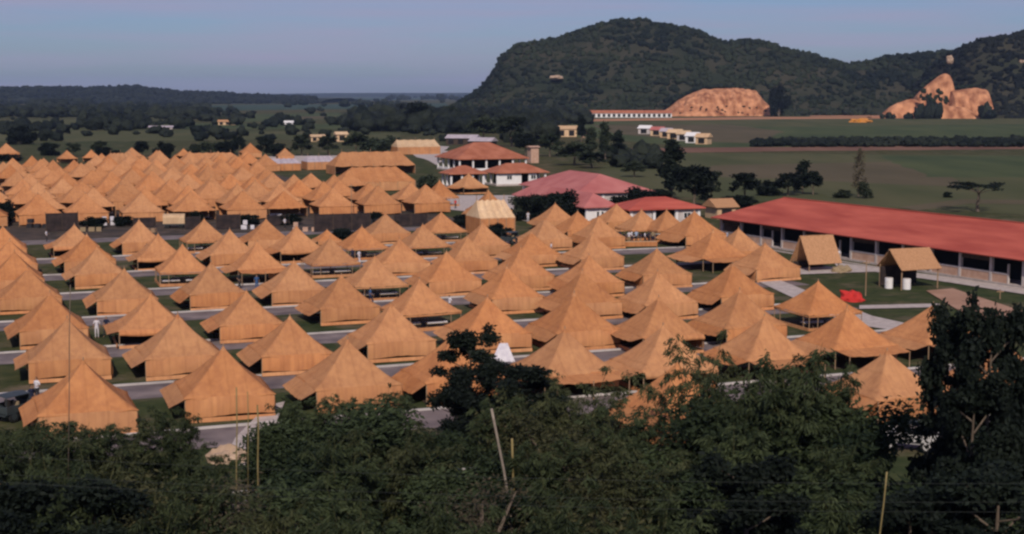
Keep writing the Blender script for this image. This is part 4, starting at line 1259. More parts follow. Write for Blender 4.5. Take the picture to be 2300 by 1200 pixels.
def crate_stack(label, px, py, n, m):
    p = G(px, py); t = thing('supply_stack', label, 'crates', (p.x, p.y, 0), rnd.uniform(-.4, .6), 'supplies heaped before the far camp')
    for i in range(n):
        w = rnd.uniform(.45, .8); x = (i % 3 - 1) * 1.25 + rnd.uniform(-.15, .15); z = (i // 3) * .72
        mb = MB().box(x - w * .6, x + w * .6, -w * .5, w * .5, z, z + .62)
        for q in (.08, .30, .52): mb.box(x - w * .6 - .015, x + w * .6 + .015, -w * .5 - .02, -w * .5 - .002, z + q, z + q + .05)
        P('crate', mb, m, t)
for i, (px, py, n, m, lb) in enumerate([(252, 506, 5, 'white_cloth', 'pale bundles stacked before the second far tent'), (85, 512, 4, 'dark_cloth', 'dark bundles before the leftmost far tent'), (205, 520, 3, 'khaki_cloth', 'khaki bundles on the bare ground at upper left'),
        (568, 515, 4, 'white_cloth', 'pale bundles left of the slender brown tent'), (612, 488, 3, 'white_cloth', 'pale bundles under the front of the far camp'), (685, 520, 4, 'pink_wall', 'reddish bundles left of the tall dark enclosure'),
        (848, 512, 5, 'dark_cloth', 'dark bundles right of the tall dark enclosure'), (1000, 512, 4, 'pink_wall', 'reddish bundles beside the long dark screen'), (1118, 512, 4, 'dark_cloth', 'dark bundles at the edge of the yard road'), (330, 522, 4, 'wood', 'wooden crates before the low dark fence')]):
    crate_stack(lb, px, py, n, m)
# cream cargo trailer
p = G(392, 512); t = thing('cargo_trailer', 'cream canvas covered trailer parked before the far camp', 'trailer', (p.x, p.y, 0), TH * .4)
mb = MB(); n = 8
prof = [(-1.0, .7), (-1.0, 1.6), (-.8, 2.0), (0, 2.15), (.8, 2.0), (1.0, 1.6), (1.0, .7)]
mb.add([(x, y, z) for x in (-1.6, 1.6) for y, z in prof], [(i, i + 1, i + 8, i + 7) for i in range(6)] + [tuple(range(7))[::-1], tuple(range(7, 14)), (0, 7, 13, 6)])
P('cover', mb, 'canvas_pale', t); P('bed', MB().box(-1.65, 1.65, -1.02, 1.02, .52, .698), 'olive_paint', t)
for x in (-1, 1):
    for y in (-.9, .9): P('wheel', MB().lathe([(.3, -.1), (.36, -.08), (.36, .08), (.3, .1)], 12, (x, y, .36), 'y'), 'tyre', t)

# ------------------------------------------------------------------ jeeps
def build_jeep(paint='olive_paint'):
    t = thing('jeep', 'x', 'jeep')
    b = MB().box(-1.65, 1.65, -.62, .62, .45, .62)
    b.box(-1.65, .35, -.78, -.70, .62, 1.05).box(-1.65, .35, .70, .78, .62, 1.05).box(-1.65, -1.57, -.70, .70, .62, 1.05)
    b.box(-1.65, -.9, -.78, .78, .56, .619)
    P('body', b, paint, t)
    P('hood', MB().add([(.40, -.55, .62), (1.55, -.48, .62), (1.55, .48, .62), (.40, .55, .62), (.40, -.55, 1.08), (1.55, -.46, 1.0), (1.55, .46, 1.0), (.40, .55, 1.08)],
                       [(4, 5, 6, 7), (0, 1, 5, 4), (1, 2, 6, 5), (2, 3, 7, 6), (3, 0, 4, 7)]), paint, t)
    for s in (-1, 1):
        P('mudguard', MB().box(.5, 1.65, s * .66 - .13, s * .66 + .13, .80, .86), paint, t)
        P('headlight', MB().lathe([(.09, 0), (.10, .03), (.06, .06)], 10, (0, 0, 0)), 'white_paint', t).matrix_local = Matrix.Translation((1.56, s * .3, .85)) @ Matrix.Rotation(R(90), 4, 'Y')
        P('seat', MB().box(-.45, .0, s * .36 - .22, s * .36 + .22, .62, .82).box(-.55, -.45, s * .36 - .22, s * .36 + .22, .82, 1.22), 'khaki_cloth', t)
    w = P('windscreen', MB().box(.36, .40, -.62, -.57, 1.08, 1.52).box(.36, .40, .57, .62, 1.08, 1.52).box(.36, .40, -.57, .57, 1.47, 1.52).box(.36, .40, -.57, .57, 1.08, 1.13), paint, t)
    P('pane', MB().box(.375, .385, -.57, .57, 1.13, 1.47), 'glass_dark', w)
    P('bumper', MB().box(1.68, 1.78, -.72, .72, .48, .60), paint, t)
    P('canvas_top', MB().add([(-1.6, -.72, 1.62), (.42, -.66, 1.60), (.42, .66, 1.60), (-1.6, .72, 1.62), (-1.6, 0, 1.74), (.42, 0, 1.70)], [(0, 1, 5, 4), (4, 5, 2, 3)]), 'olive_paint', t, thickness=.03)
    for s in (-1, 1): P('roof_post', MB().tube([(-1.6, s * .7, 1.05), (-1.6, s * .7, 1.62)], .03, 5), paint, t)
    for x in (-1.05, 1.05):
        for s in (-1, 1):
            wh = P('wheel', MB().lathe([(.24, -.09), (.36, -.08), (.38, 0), (.36, .08), (.24, .09)], 16, (x, s * .68, .38), 'y'), 'tyre', t)
            P('rim', MB().lathe([(.2, -.10), (.22, -.095), (.22, .095), (.2, .10)], 12, (x, s * .68, .38), 'y'), paint, wh)
    return t
jp = build_jeep()
def put_jeep(src, label, px, py, rz, first=False):
    o = src if first else copy_tree(src)
    p = G(px, py); o.location = (p.x, p.y, 0.02); o.rotation_euler = (0, 0, rz); tag(o, label, 'jeep', 'parked jeeps'); return o
put_jeep(jp, 'dark jeep parked at the lower left edge behind the shrubs', 42, 940, 1.1, True)
put_jeep(jp, 'dark jeep parked on the yard road beside the upper tents', 1152, 548, .9)
jp2 = build_jeep('pale_paint')
put_jeep(jp2, 'pale jeep half hidden by the dark tree at the lower right', 2040, 1010, 2.8, True)

# ------------------------------------------------------------------ people
def body_mesh(pose):
    """one continuous figure grown with a skin modifier from a posed skeleton; faces -y"""
    V = {}
    hip = .93
    lf, ra = pose.get('stride', .0), pose.get('arm', .1)
    pts = [('pelvis', (0, 0, hip), .125), ('waist', (0, 0, 1.08), .12), ('chest', (0, .0, 1.30), .145), ('neckb', (0, .0, 1.46), .07), ('neck', (0, -.01, 1.53), .055), ('head', (0, -.02, 1.62), .088), ('crown', (0, -.01, 1.70), .082),
           ('hipL', (-.10, 0, .88), .095), ('kneeL', (-.11, -.05 - lf, .49), .062), ('ankL', (-.11, .0 - lf * 1.4, .09), .042), ('toeL', (-.12, -.15 - lf * 1.4, .03), .036),
           ('hipR', (.10, 0, .88), .095), ('kneeR', (.11, -.03 + lf * .5, .49), .062), ('ankR', (.11, .03 + lf * 1.6, .09), .042), ('toeR', (.12, -.12 + lf * 1.6, .03), .036),
           ('shL', (-.18, 0, 1.41), .062), ('elL', (-.25, .03 + ra * .3, 1.14), .043), ('wrL', (-.25, -.08 - ra, .92), .030), ('haL', (-.245, -.13 - ra * 1.1, .84), .030),
           ('shR', (.18, 0, 1.41), .062), ('elR', (.26, .05, 1.15), .043), ('wrR', (.26, -.05 - pose.get('arm2', 0), .92 + pose.get('raise', 0)), .030), ('haR', (.255, -.10 - pose.get('arm2', 0) * 1.2, .84 + pose.get('raise', 0) * 1.3), .030)]
    idx = {n: i for i, (n, _, _) in enumerate(pts)}
    ed = [('pelvis', 'waist'), ('waist', 'chest'), ('chest', 'neckb'), ('neckb', 'neck'), ('neck', 'head'), ('head', 'crown'), ('pelvis', 'hipL'), ('hipL', 'kneeL'), ('kneeL', 'ankL'), ('ankL', 'toeL'),
          ('pelvis', 'hipR'), ('hipR', 'kneeR'), ('kneeR', 'ankR'), ('ankR', 'toeR'), ('chest', 'shL'), ('shL', 'elL'), ('elL', 'wrL'), ('wrL', 'haL'), ('chest', 'shR'), ('shR', 'elR'), ('elR', 'wrR'), ('wrR', 'haR')]
    me = bpy.data.meshes.new('sk'); me.from_pydata([p for _, p, _ in pts], [(idx[a_], idx[b_]) for a_, b_ in ed], [])
    o = bpy.data.objects.new('sk', me); COL.objects.link(o)
    o.modifiers.new('s', 'SKIN'); ms = o.modifiers.new('d', 'SUBSURF'); ms.levels = 1; ms.render_levels = 1
    for i, (_, _, r) in enumerate(pts): me.skin_vertices[0].data[i].radius = (r, r * .8)
    me.skin_vertices[0].data[0].use_root = True
    dg = bpy.context.evaluated_depsgraph_get(); dg.update()
    res = bpy.data.meshes.new_from_object(o.evaluated_get(dg)); bpy.data.objects.remove(o)
    return res
def sub_mesh(src, test, push, name, m):
    bm = bmesh.new(); bm.from_mesh(src); bm.normal_update()
    bmesh.ops.delete(bm, geom=[f for f in bm.faces if not test(f.calc_center_median())], context='FACES')
    for v in bm.verts: v.co += v.normal * push
    me = bpy.data.meshes.new(name); bm.to_mesh(me); bm.free(); me.materials.append(MATS[m])
    me.polygons.foreach_set('use_smooth', [True] * len(me.polygons)); return me
BODIES = []
for pose in ({'stride': .0, 'arm': .05}, {'stride': .16, 'arm': .15}, {'stride': .03, 'arm': .05, 'arm2': .2, 'raise': .22}):
    m_ = body_mesh(pose); m_.name = 'body'; m_.materials.clear(); m_.materials.append(MATS['skin'])
    m_.polygons.foreach_set('use_smooth', [True] * len(m_.polygons)); BODIES.append(m_)
CL = {}
def person(label, px, py, shirt, trousers, facing=0, pose=0, h=1.0, group=None):
    p = G(px, py); src = BODIES[pose]
    o = link('person', src, loc=(p.x, p.y, 0.02), rz=facing); o.scale = (h, h, h)
    tag(o, label, 'person', group)
    for nm, test, push, m_ in (('shirt', lambda c: .96 < c.z < 1.47 and abs(c.x) < .27 and not (c.z < 1.2 and abs(c.x) > .19), .014, shirt), ('trousers', lambda c: .10 < c.z < 1.0 and abs(c.x) < .20, .012, trousers),
                               ('hair', lambda c: c.z > 1.63 and (c.y > -.04 or c.z > 1.71), .012, 'hair')):
        k = (pose, nm, m_)
        if k not in CL: CL[k] = sub_mesh(src, test, push, nm, m_)
        link(nm, CL[k], o)
    return o
person('person in a white shirt beside the opening of the tent', 218, 760, 'white_cloth', 'white_cloth', .3, 0)
person('person in dark navy clothes standing right of the white shirted one', 240, 757, 'navy_cloth', 'dark_cloth', -.2, 1)
person('person in blue clothes standing before the broad awning tent', 577, 655, 'blue_cloth', 'blue_cloth', .4, 0)
person('person in dark clothes left of the one in blue', 537, 650, 'dark_cloth', 'dark_cloth', 1.2, 1)
person('person in a dark shirt beside the tent in the sixth row', 792, 590, 'navy_cloth', 'dark_cloth', .2, 0)
person('person in white walking between the sixth and seventh tent rows', 807, 594, 'white_cloth', 'white_cloth', .9, 1)
person('person in a white shirt at the open tent near the middle', 819, 668, 'white_cloth', 'khaki_cloth', -.4, 2)
person('person in dark blue walking in front of the open middle tent', 832, 686, 'blue_cloth', 'navy_cloth', 2.0, 1)
person('person in pale blue by the near end of the red barrack', 1632, 548, 'pale_blue_cloth', 'dark_cloth', .5, 0)
person('person in white standing on the grass by the yard', 1186, 500, 'white_cloth', 'white_cloth', .2, 0)
person('small figure in white beside the tent right of the paved road', 1684, 664, 'white_cloth', 'khaki_cloth', .1, 2)
person('person in white at the barrack front right of the lean shelter', 1882, 592, 'white_cloth', 'white_cloth', -.3, 0)
person('person in dark clothes at the lower left beside the jeep', 72, 925, 'navy_cloth', 'dark_cloth', 1.0, 0)
person('person in white with dark trousers left of the big lower left tent', 84, 905, 'white_cloth', 'dark_cloth', -.5, 2)
person('person in a reddish shirt near the yard tents', 1023, 470, 'red_cloth', 'dark_cloth', .5, 0)
person('person in pale blue beside the tent under the porch', 1002, 462, 'pale_blue_cloth', 'dark_cloth', .5, 1)
for px, py, sh, tr, lb in [(640, 515, 'white_cloth', 'dark_cloth', 'person in white between the two topmost central tents'), (470, 548, 'dark_cloth', 'dark_cloth', 'person in dark clothes under the open tent of the sixth row'),
        (452, 556, 'white_cloth', 'khaki_cloth', 'person in a white shirt before the open tent of the sixth row'), (352, 575, 'dark_cloth', 'navy_cloth', 'dark figure beside the sagging tent near the upper left'), (330, 578, 'navy_cloth', 'dark_cloth', 'navy figure left of the dark one near the upper left'),
        (390, 622, 'white_cloth', 'dark_cloth', 'person in white sitting height before the tent in the fourth row'), (930, 565, 'khaki_cloth', 'dark_cloth', 'khaki clad person under the upper central tent'), (105, 545, 'white_cloth', 'dark_cloth', 'person in white at the left on the upper road'),
        (1010, 705, 'white_cloth', 'navy_cloth', 'person in white at the front board of the open middle tent'), (960, 712, 'dark_cloth', 'dark_cloth', 'person in dark clothes at the front board of the open middle tent'),
        (1802, 715, 'white_cloth', 'dark_cloth', 'person in white under the open tent beside the red cloth'), (1690, 600, 'navy_cloth', 'dark_cloth', 'person in navy leaning by the tent near the barrack'), (298, 672, 'dark_cloth', 'dark_cloth', 'dark figure between tents at the left'),
        (1238, 575, 'white_cloth', 'dark_cloth', 'person in white on the upper central road'), (1160, 560, 'dark_cloth', 'dark_cloth', 'dark figure next to the yard road jeep')]:
    person(lb, px, py, sh, tr, rnd.uniform(-2, 2), rnd.randrange(3))
cols = ['dark_cloth', 'navy_cloth', 'dark_cloth', 'white_cloth', 'white_cloth', 'pale_blue_cloth', 'navy_cloth', 'white_cloth', 'navy_cloth', 'khaki_cloth']
nmc = {'dark_cloth': 'dark', 'navy_cloth': 'navy', 'white_cloth': 'white', 'pale_blue_cloth': 'pale blue', 'khaki_cloth': 'khaki'}
for i, c in enumerate(cols):
    person('person in %s shirt, %s of the people queueing by open tents' % (nmc[c], ordl(i, len(cols))), 1384 + i * 9.2 + rnd.uniform(-2, 2), 549 + rnd.uniform(-3, 3), c, rnd.choice(['khaki_cloth', 'dark_cloth', 'navy_cloth']),
           rnd.uniform(-2, 2), i % 3, rnd.uniform(.94, 1.03), 'queue of people at the open tents')
# rough wooden counter the queue stands at
p = G(1425, 554); t = thing('counter', 'long low canvas covered counter in front of the queue', 'counter', (p.x, p.y, 0), TH * .3)
P('top', MB().box(-3.0, 3.0, -.35, .35, .62, .68), 'canvas_pale', t); P('front', MB().box(-3.0, 3.0, -.37, -.353, .05, .66), 'canvas_wall', t)
for x in (-2.8, 0, 2.8): P('leg', MB().box(x - .04, x + .04, .24, .32, 0, .62), 'wood', t)

# cots in the open tents
def cot_src():
    t = thing('cot', 'x', 'cot')
    P('bed', MB().box(-.95, .95, -.36, .36, .40, .46), 'khaki_cloth', t)
    P('blanket', MB().add([(-.9, -.38, .47), (.5, -.38, .47), (.5, .38, .47), (-.9, .38, .47), (-.9, -.2, .56), (.5, -.2, .55), (.5, .2, .55), (-.9, .2, .56)],
                          [(4, 5, 6, 7), (0, 1, 5, 4), (1, 2, 6, 5), (2, 3, 7, 6), (3, 0, 4, 7)]), 'white_cloth', t)
    P('pillow', MB().box(.55, .92, -.28, .28, .462, .58), 'white_cloth', t)
    for x in (-.85, 0, .85): P('leg', MB().tube([(x, -.3, 0), (x, .3, .4)], .02, 4).tube([(x, .3, 0), (x, -.3, .4)], .02, 4), 'wood', t)
    return t
cs_ = cot_src(); first = True
nopen = 0
for (x, y, kind) in tent_pos:
    if kind not in ('open',): continue
    nopen += 1
    for j, (da, db, nm_) in enumerate([(-1.5, -1.5, 'left front'), (.9, -1.6, 'right front'), (-.2, .4, 'middle')]):
        o = cs_ if first else copy_tree(cs_); first = False
        v_ = Vector((x + da * UX + db * VX, y + da * UY + db * VY, .07)); o.location = v_; o.rotation_euler = (0, 0, TH + rnd.uniform(-.15, .15))
        px_, py_ = on_px(x, y, 0)
        tag(o, '%s cot with white bedding inside the %s open sided tent' % (nm_, ORD[nopen] if nopen <= 20 else 'last'), 'cot', 'cots in the open tents')

# white sheet draped over a frame
p = G(1128, 830, 0); t = thing('draped_frame', 'white cloth draped over a frame like a small roof among the tree tops', 'awning', (p.x, p.y, 0), .1)
mb = MB(); n = 8; vs = []
for j in range(7):
    tt = j / 6
    for i in range(n + 1):
        s = i / n * 2 - 1; w_ = .30 + .58 * tt
        vs.append((s * w_ + .1 * (1 - tt), -.75 * tt, 1.95 - 1.25 * tt + .03 * math.sin(s * 9 + tt * 4)))
mb.add(vs, [(j * (n + 1) + i, (j + 1) * (n + 1) + i, (j + 1) * (n + 1) + i + 1, j * (n + 1) + i + 1) for j in range(6) for i in range(n)])
P('cloth', mb, 'white_cloth', t, thickness=.02)
for x in (-.75, .75): P('pole', MB().tube([(x, -.7, 0), (x, -.72, .78)], .03, 5), 'wood', t)
P('pole', MB().tube([(.1, .03, 0), (.1, .03, 1.96)], .03, 5), 'wood', t)
# pale slabs / benches under the near tree
def bench(label, px, py, z, L, rz):
    p = G(px, py, z); t = thing('plank_table', label, 'table', (p.x, p.y, 0), rz)
    P('top', MB().box(-L / 2, L / 2, -.35, .35, z - .05, z), 'white_paint', t)
    for x in (-L / 2 + .15, L / 2 - .15):
        for y in (-.28, .28): P('leg', MB().box(x - .04, x + .04, y - .04, y + .04, 0, z - .05), 'wood', t)
bench('pale plank table under the dark tree, left one', 1060, 926, .8, 1.9, .05)
bench('pale plank table under the dark tree, right one', 1118, 916, .9, 1.7, .1)

# posts
def post(label, px, py, h, r=.06, lamp=False):
    p = G(px, py); t = thing('post', label, 'post', (p.x, p.y, 0))
    P('shaft', MB().tube([(0, 0, 0), (0, 0, h)], [r, r * .8], 7), 'wood', t); P('crossarm', MB().box(-.35, .35, -.04, .04, h - .3, h - .2), 'wood', t)
post('slim post between the two thatched shelters', 1944, 665, 3.6)
post('short post on the lawn at the right edge', 2246, 672, 1.0, .05)
post('slim post before the low marquee', 790, 490, 5.5, .07)

# ------------------------------------------------------------------ trees in the middle distance
def tree_at(key, label, px, pyb, pyt, wid_px, cat='tree', **k):
    p = G(px, pyb); h = zat(pyt, p.y); w = wid_px * p.y / F * (1.25 if 'shrub' in key or 'broad' in key else 2.3)
    return plant(key, label, cat, p.x, p.y, h * 1.03, w, **k)
tree_at('darktall0', 'tall dark tree rising beside the pink roofs', 1508, 452, 322, 62)
tree_at('darkbroad0', 'dark spreading tree right of the tallest one', 1558, 468, 370, 92)
tree_at('broad0', 'rounded tree at the right end of the red roofed house', 1598, 452, 385, 46)
tree_at('darkbroad1', 'low dark tree behind the barrack roof, left of the pointed ones', 1672, 448, 388, 70)
tree_at('darktall0', 'pointed dark tree crowning the cluster behind the barrack', 1803, 436, 366, 34)
tree_at('darkbroad0', 'dark bushy tree in the cluster behind the barrack', 1770, 440, 388, 62)
tree_at('darkbroad1', 'dark bushy tree at the right of the cluster behind the barrack', 1826, 438, 384, 44)
tree_at('darkshrub0', 'low dark shrub between the trees behind the barrack', 1722, 440, 404, 50)
tree_at('drytall0', 'thin sparse reddish tree standing alone in the field', 1928, 442, 340, 30)
tree_at('shrub0', 'green shrub left of the thin sparse tree', 1892, 445, 422, 36)
tree_at('shrub1', 'green shrub at the foot of the thin sparse tree', 1940, 446, 405, 26)
tree_at('flat0', 'flat topped tree with bare trunk in the right field', 2196, 476, 412, 62)
tree_at('darkshrub1', 'small dark bush left of the flat topped tree', 2128, 444, 430, 18)
tree_at('darktall0', 'slender dark tree beside the roofs above the yard', 1388, 366, 298, 34)
tree_at('tall0', 'tall loose tree behind the tan house', 1360, 360, 278, 30)
tree_at('tall1', 'loose tree left of the slender dark one', 1330, 352, 290, 30)
tree_at('broad1', 'broad tree in front of the tan house', 1290, 372, 318, 80)
tree_at('broad2', 'broad tree left of the tan house', 1235, 352, 300, 56)
tree_at('darktall0', 'dark tree right beside the tan house', 1306, 318, 262, 24)
tree_at('broad0', 'rounded tree behind the pink roof', 1330, 378, 340, 66)
tree_at('broad1', 'rounded tree right of the pink roof ridge', 1425, 398, 362, 50)
tree_at('darkshrub0', 'dark dense hedge tree in front of the pink roof', 1278, 504, 424, 74)
tree_at('darkshrub1', 'dark hedge tree in the middle before the pink roof', 1232, 502, 430, 66)
tree_at('shrub1', 'small green bush at the right of the yard', 1166, 486, 440, 44)
tree_at('darkshrub1', 'dark shrub left of the dense hedge tree', 1194, 496, 432, 60)
tree_at('darkshrub0', 'dark rounded shrub between the two red roofs', 1428, 478, 418, 80)
tree_at('darkshrub1', 'low dark shrub behind the red roof', 1480, 452, 424, 70)
tree_at('darkshrub1', 'dark green bush at the far end of the barrack', 1655, 466, 436, 60)
tree_at('shrub2', 'green bush beside the far camp corner', 963, 432, 376, 44)
tree_at('darkshrub0', 'dark dense tree below the far hill quarry', 1750, 262, 186, 36)
tree_at('darkbroad0', 'big dark tree at the foot of the hill', 942, 295, 228, 66)
tree_at('broad2', 'tree at the left foot of the wooded hill', 1012, 292, 238, 50)
tree_at('broad0', 'olive tree behind the grey sheds', 1150, 330, 262, 70)
tree_at('broad1', 'olive tree on the slope behind the pavilion', 1085, 318, 262, 66)
tree_at('darkbroad1', 'dark tree just right of the pavilion roof', 1180, 350, 300, 52)
hedge = [(48, 325, 280, 50, 'darkshrub0', 'big dark shrub at the left edge of the plain'), (112, 350, 318, 36, 'darkshrub1', 'dark bush behind the leftmost far tents'), (165, 352, 322, 34, 'broad0', 'round tree left of the far marquee'), (225, 348, 316, 40, 'broad1', 'second round tree left of the far marquee'),
         (320, 352, 316, 34, 'darkbroad0', 'round dark tree over the far marquee'), (364, 362, 316, 36, 'darkshrub0', 'dark tree in the notch of the far tents'), (434, 346, 318, 32, 'shrub0', 'small olive tree behind the far tents'), (470, 346, 316, 36, 'shrub1', 'olive bush behind the wide flat marquee'),
         (505, 346, 314, 38, 'darkshrub1', 'dark bush above the wide flat marquee'), (536, 348, 306, 34, 'darkbroad1', 'dark tree left of the pale stray tent'), (598, 352, 304, 44, 'darkbroad0', 'dark tree right of the pale stray tent'), (622, 352, 320, 40, 'darkshrub1', 'low dark tree above the grey roofs'),
         (678, 350, 302, 48, 'broad2', 'bushy green tree above the grey roofs'), (738, 350, 306, 46, 'broad0', 'green tree left of the cream house'), (800, 346, 296, 56, 'broad1', 'olive tree right of the cream house'), (846, 346, 294, 60, 'shrub2', 'large olive shrub behind the twin peaked marquee'),
         (884, 342, 298, 44, 'shrub0', 'olive tree left of the yellowish marquee'), (240, 352, 330, 40, 'darkshrub0', 'low dark hedge bush at the far camp edge'), (20, 362, 345, 50, 'darkshrub1', 'low dark bush under the lone far tent')]
for (px, yb, yt, w, key, lb) in hedge: tree_at(key, lb, px, yb, yt, w)
# dark shrubs in front of the far camp
for (px, yb, yt, w, lb) in [(20, 500, 448, 46, 'dark shrub at the left edge between the camps'), (150, 512, 486, 30, 'dark shrub beside the leftmost screen'), (205, 512, 486, 50, 'dark shrub before the second far tent'), (285, 508, 484, 44, 'dark shrub right of the second far tent'),
                            (560, 505, 480, 40, 'dark shrub left of the slender brown tent'), (645, 505, 478, 44, 'dark shrub above the pinkish sagging tent'), (838, 500, 474, 34, 'dark shrub behind the top row tent pair'), (880, 520, 492, 30, 'dark shrub between two top row tents'),
                            (1042, 512, 480, 44, 'dark shrub left of the tall tan ridge tent'), (1118, 532, 500, 44, 'dark shrub on the right side of the yard road'), (440, 502, 472, 30, 'dark shrub behind the trailer'), (770, 535, 512, 60, 'low dark shrub under the tiny tent enclosure')]:
    tree_at(rnd.choice(['darkshrub0', 'darkshrub1']), lb, px, yb, yt, w)

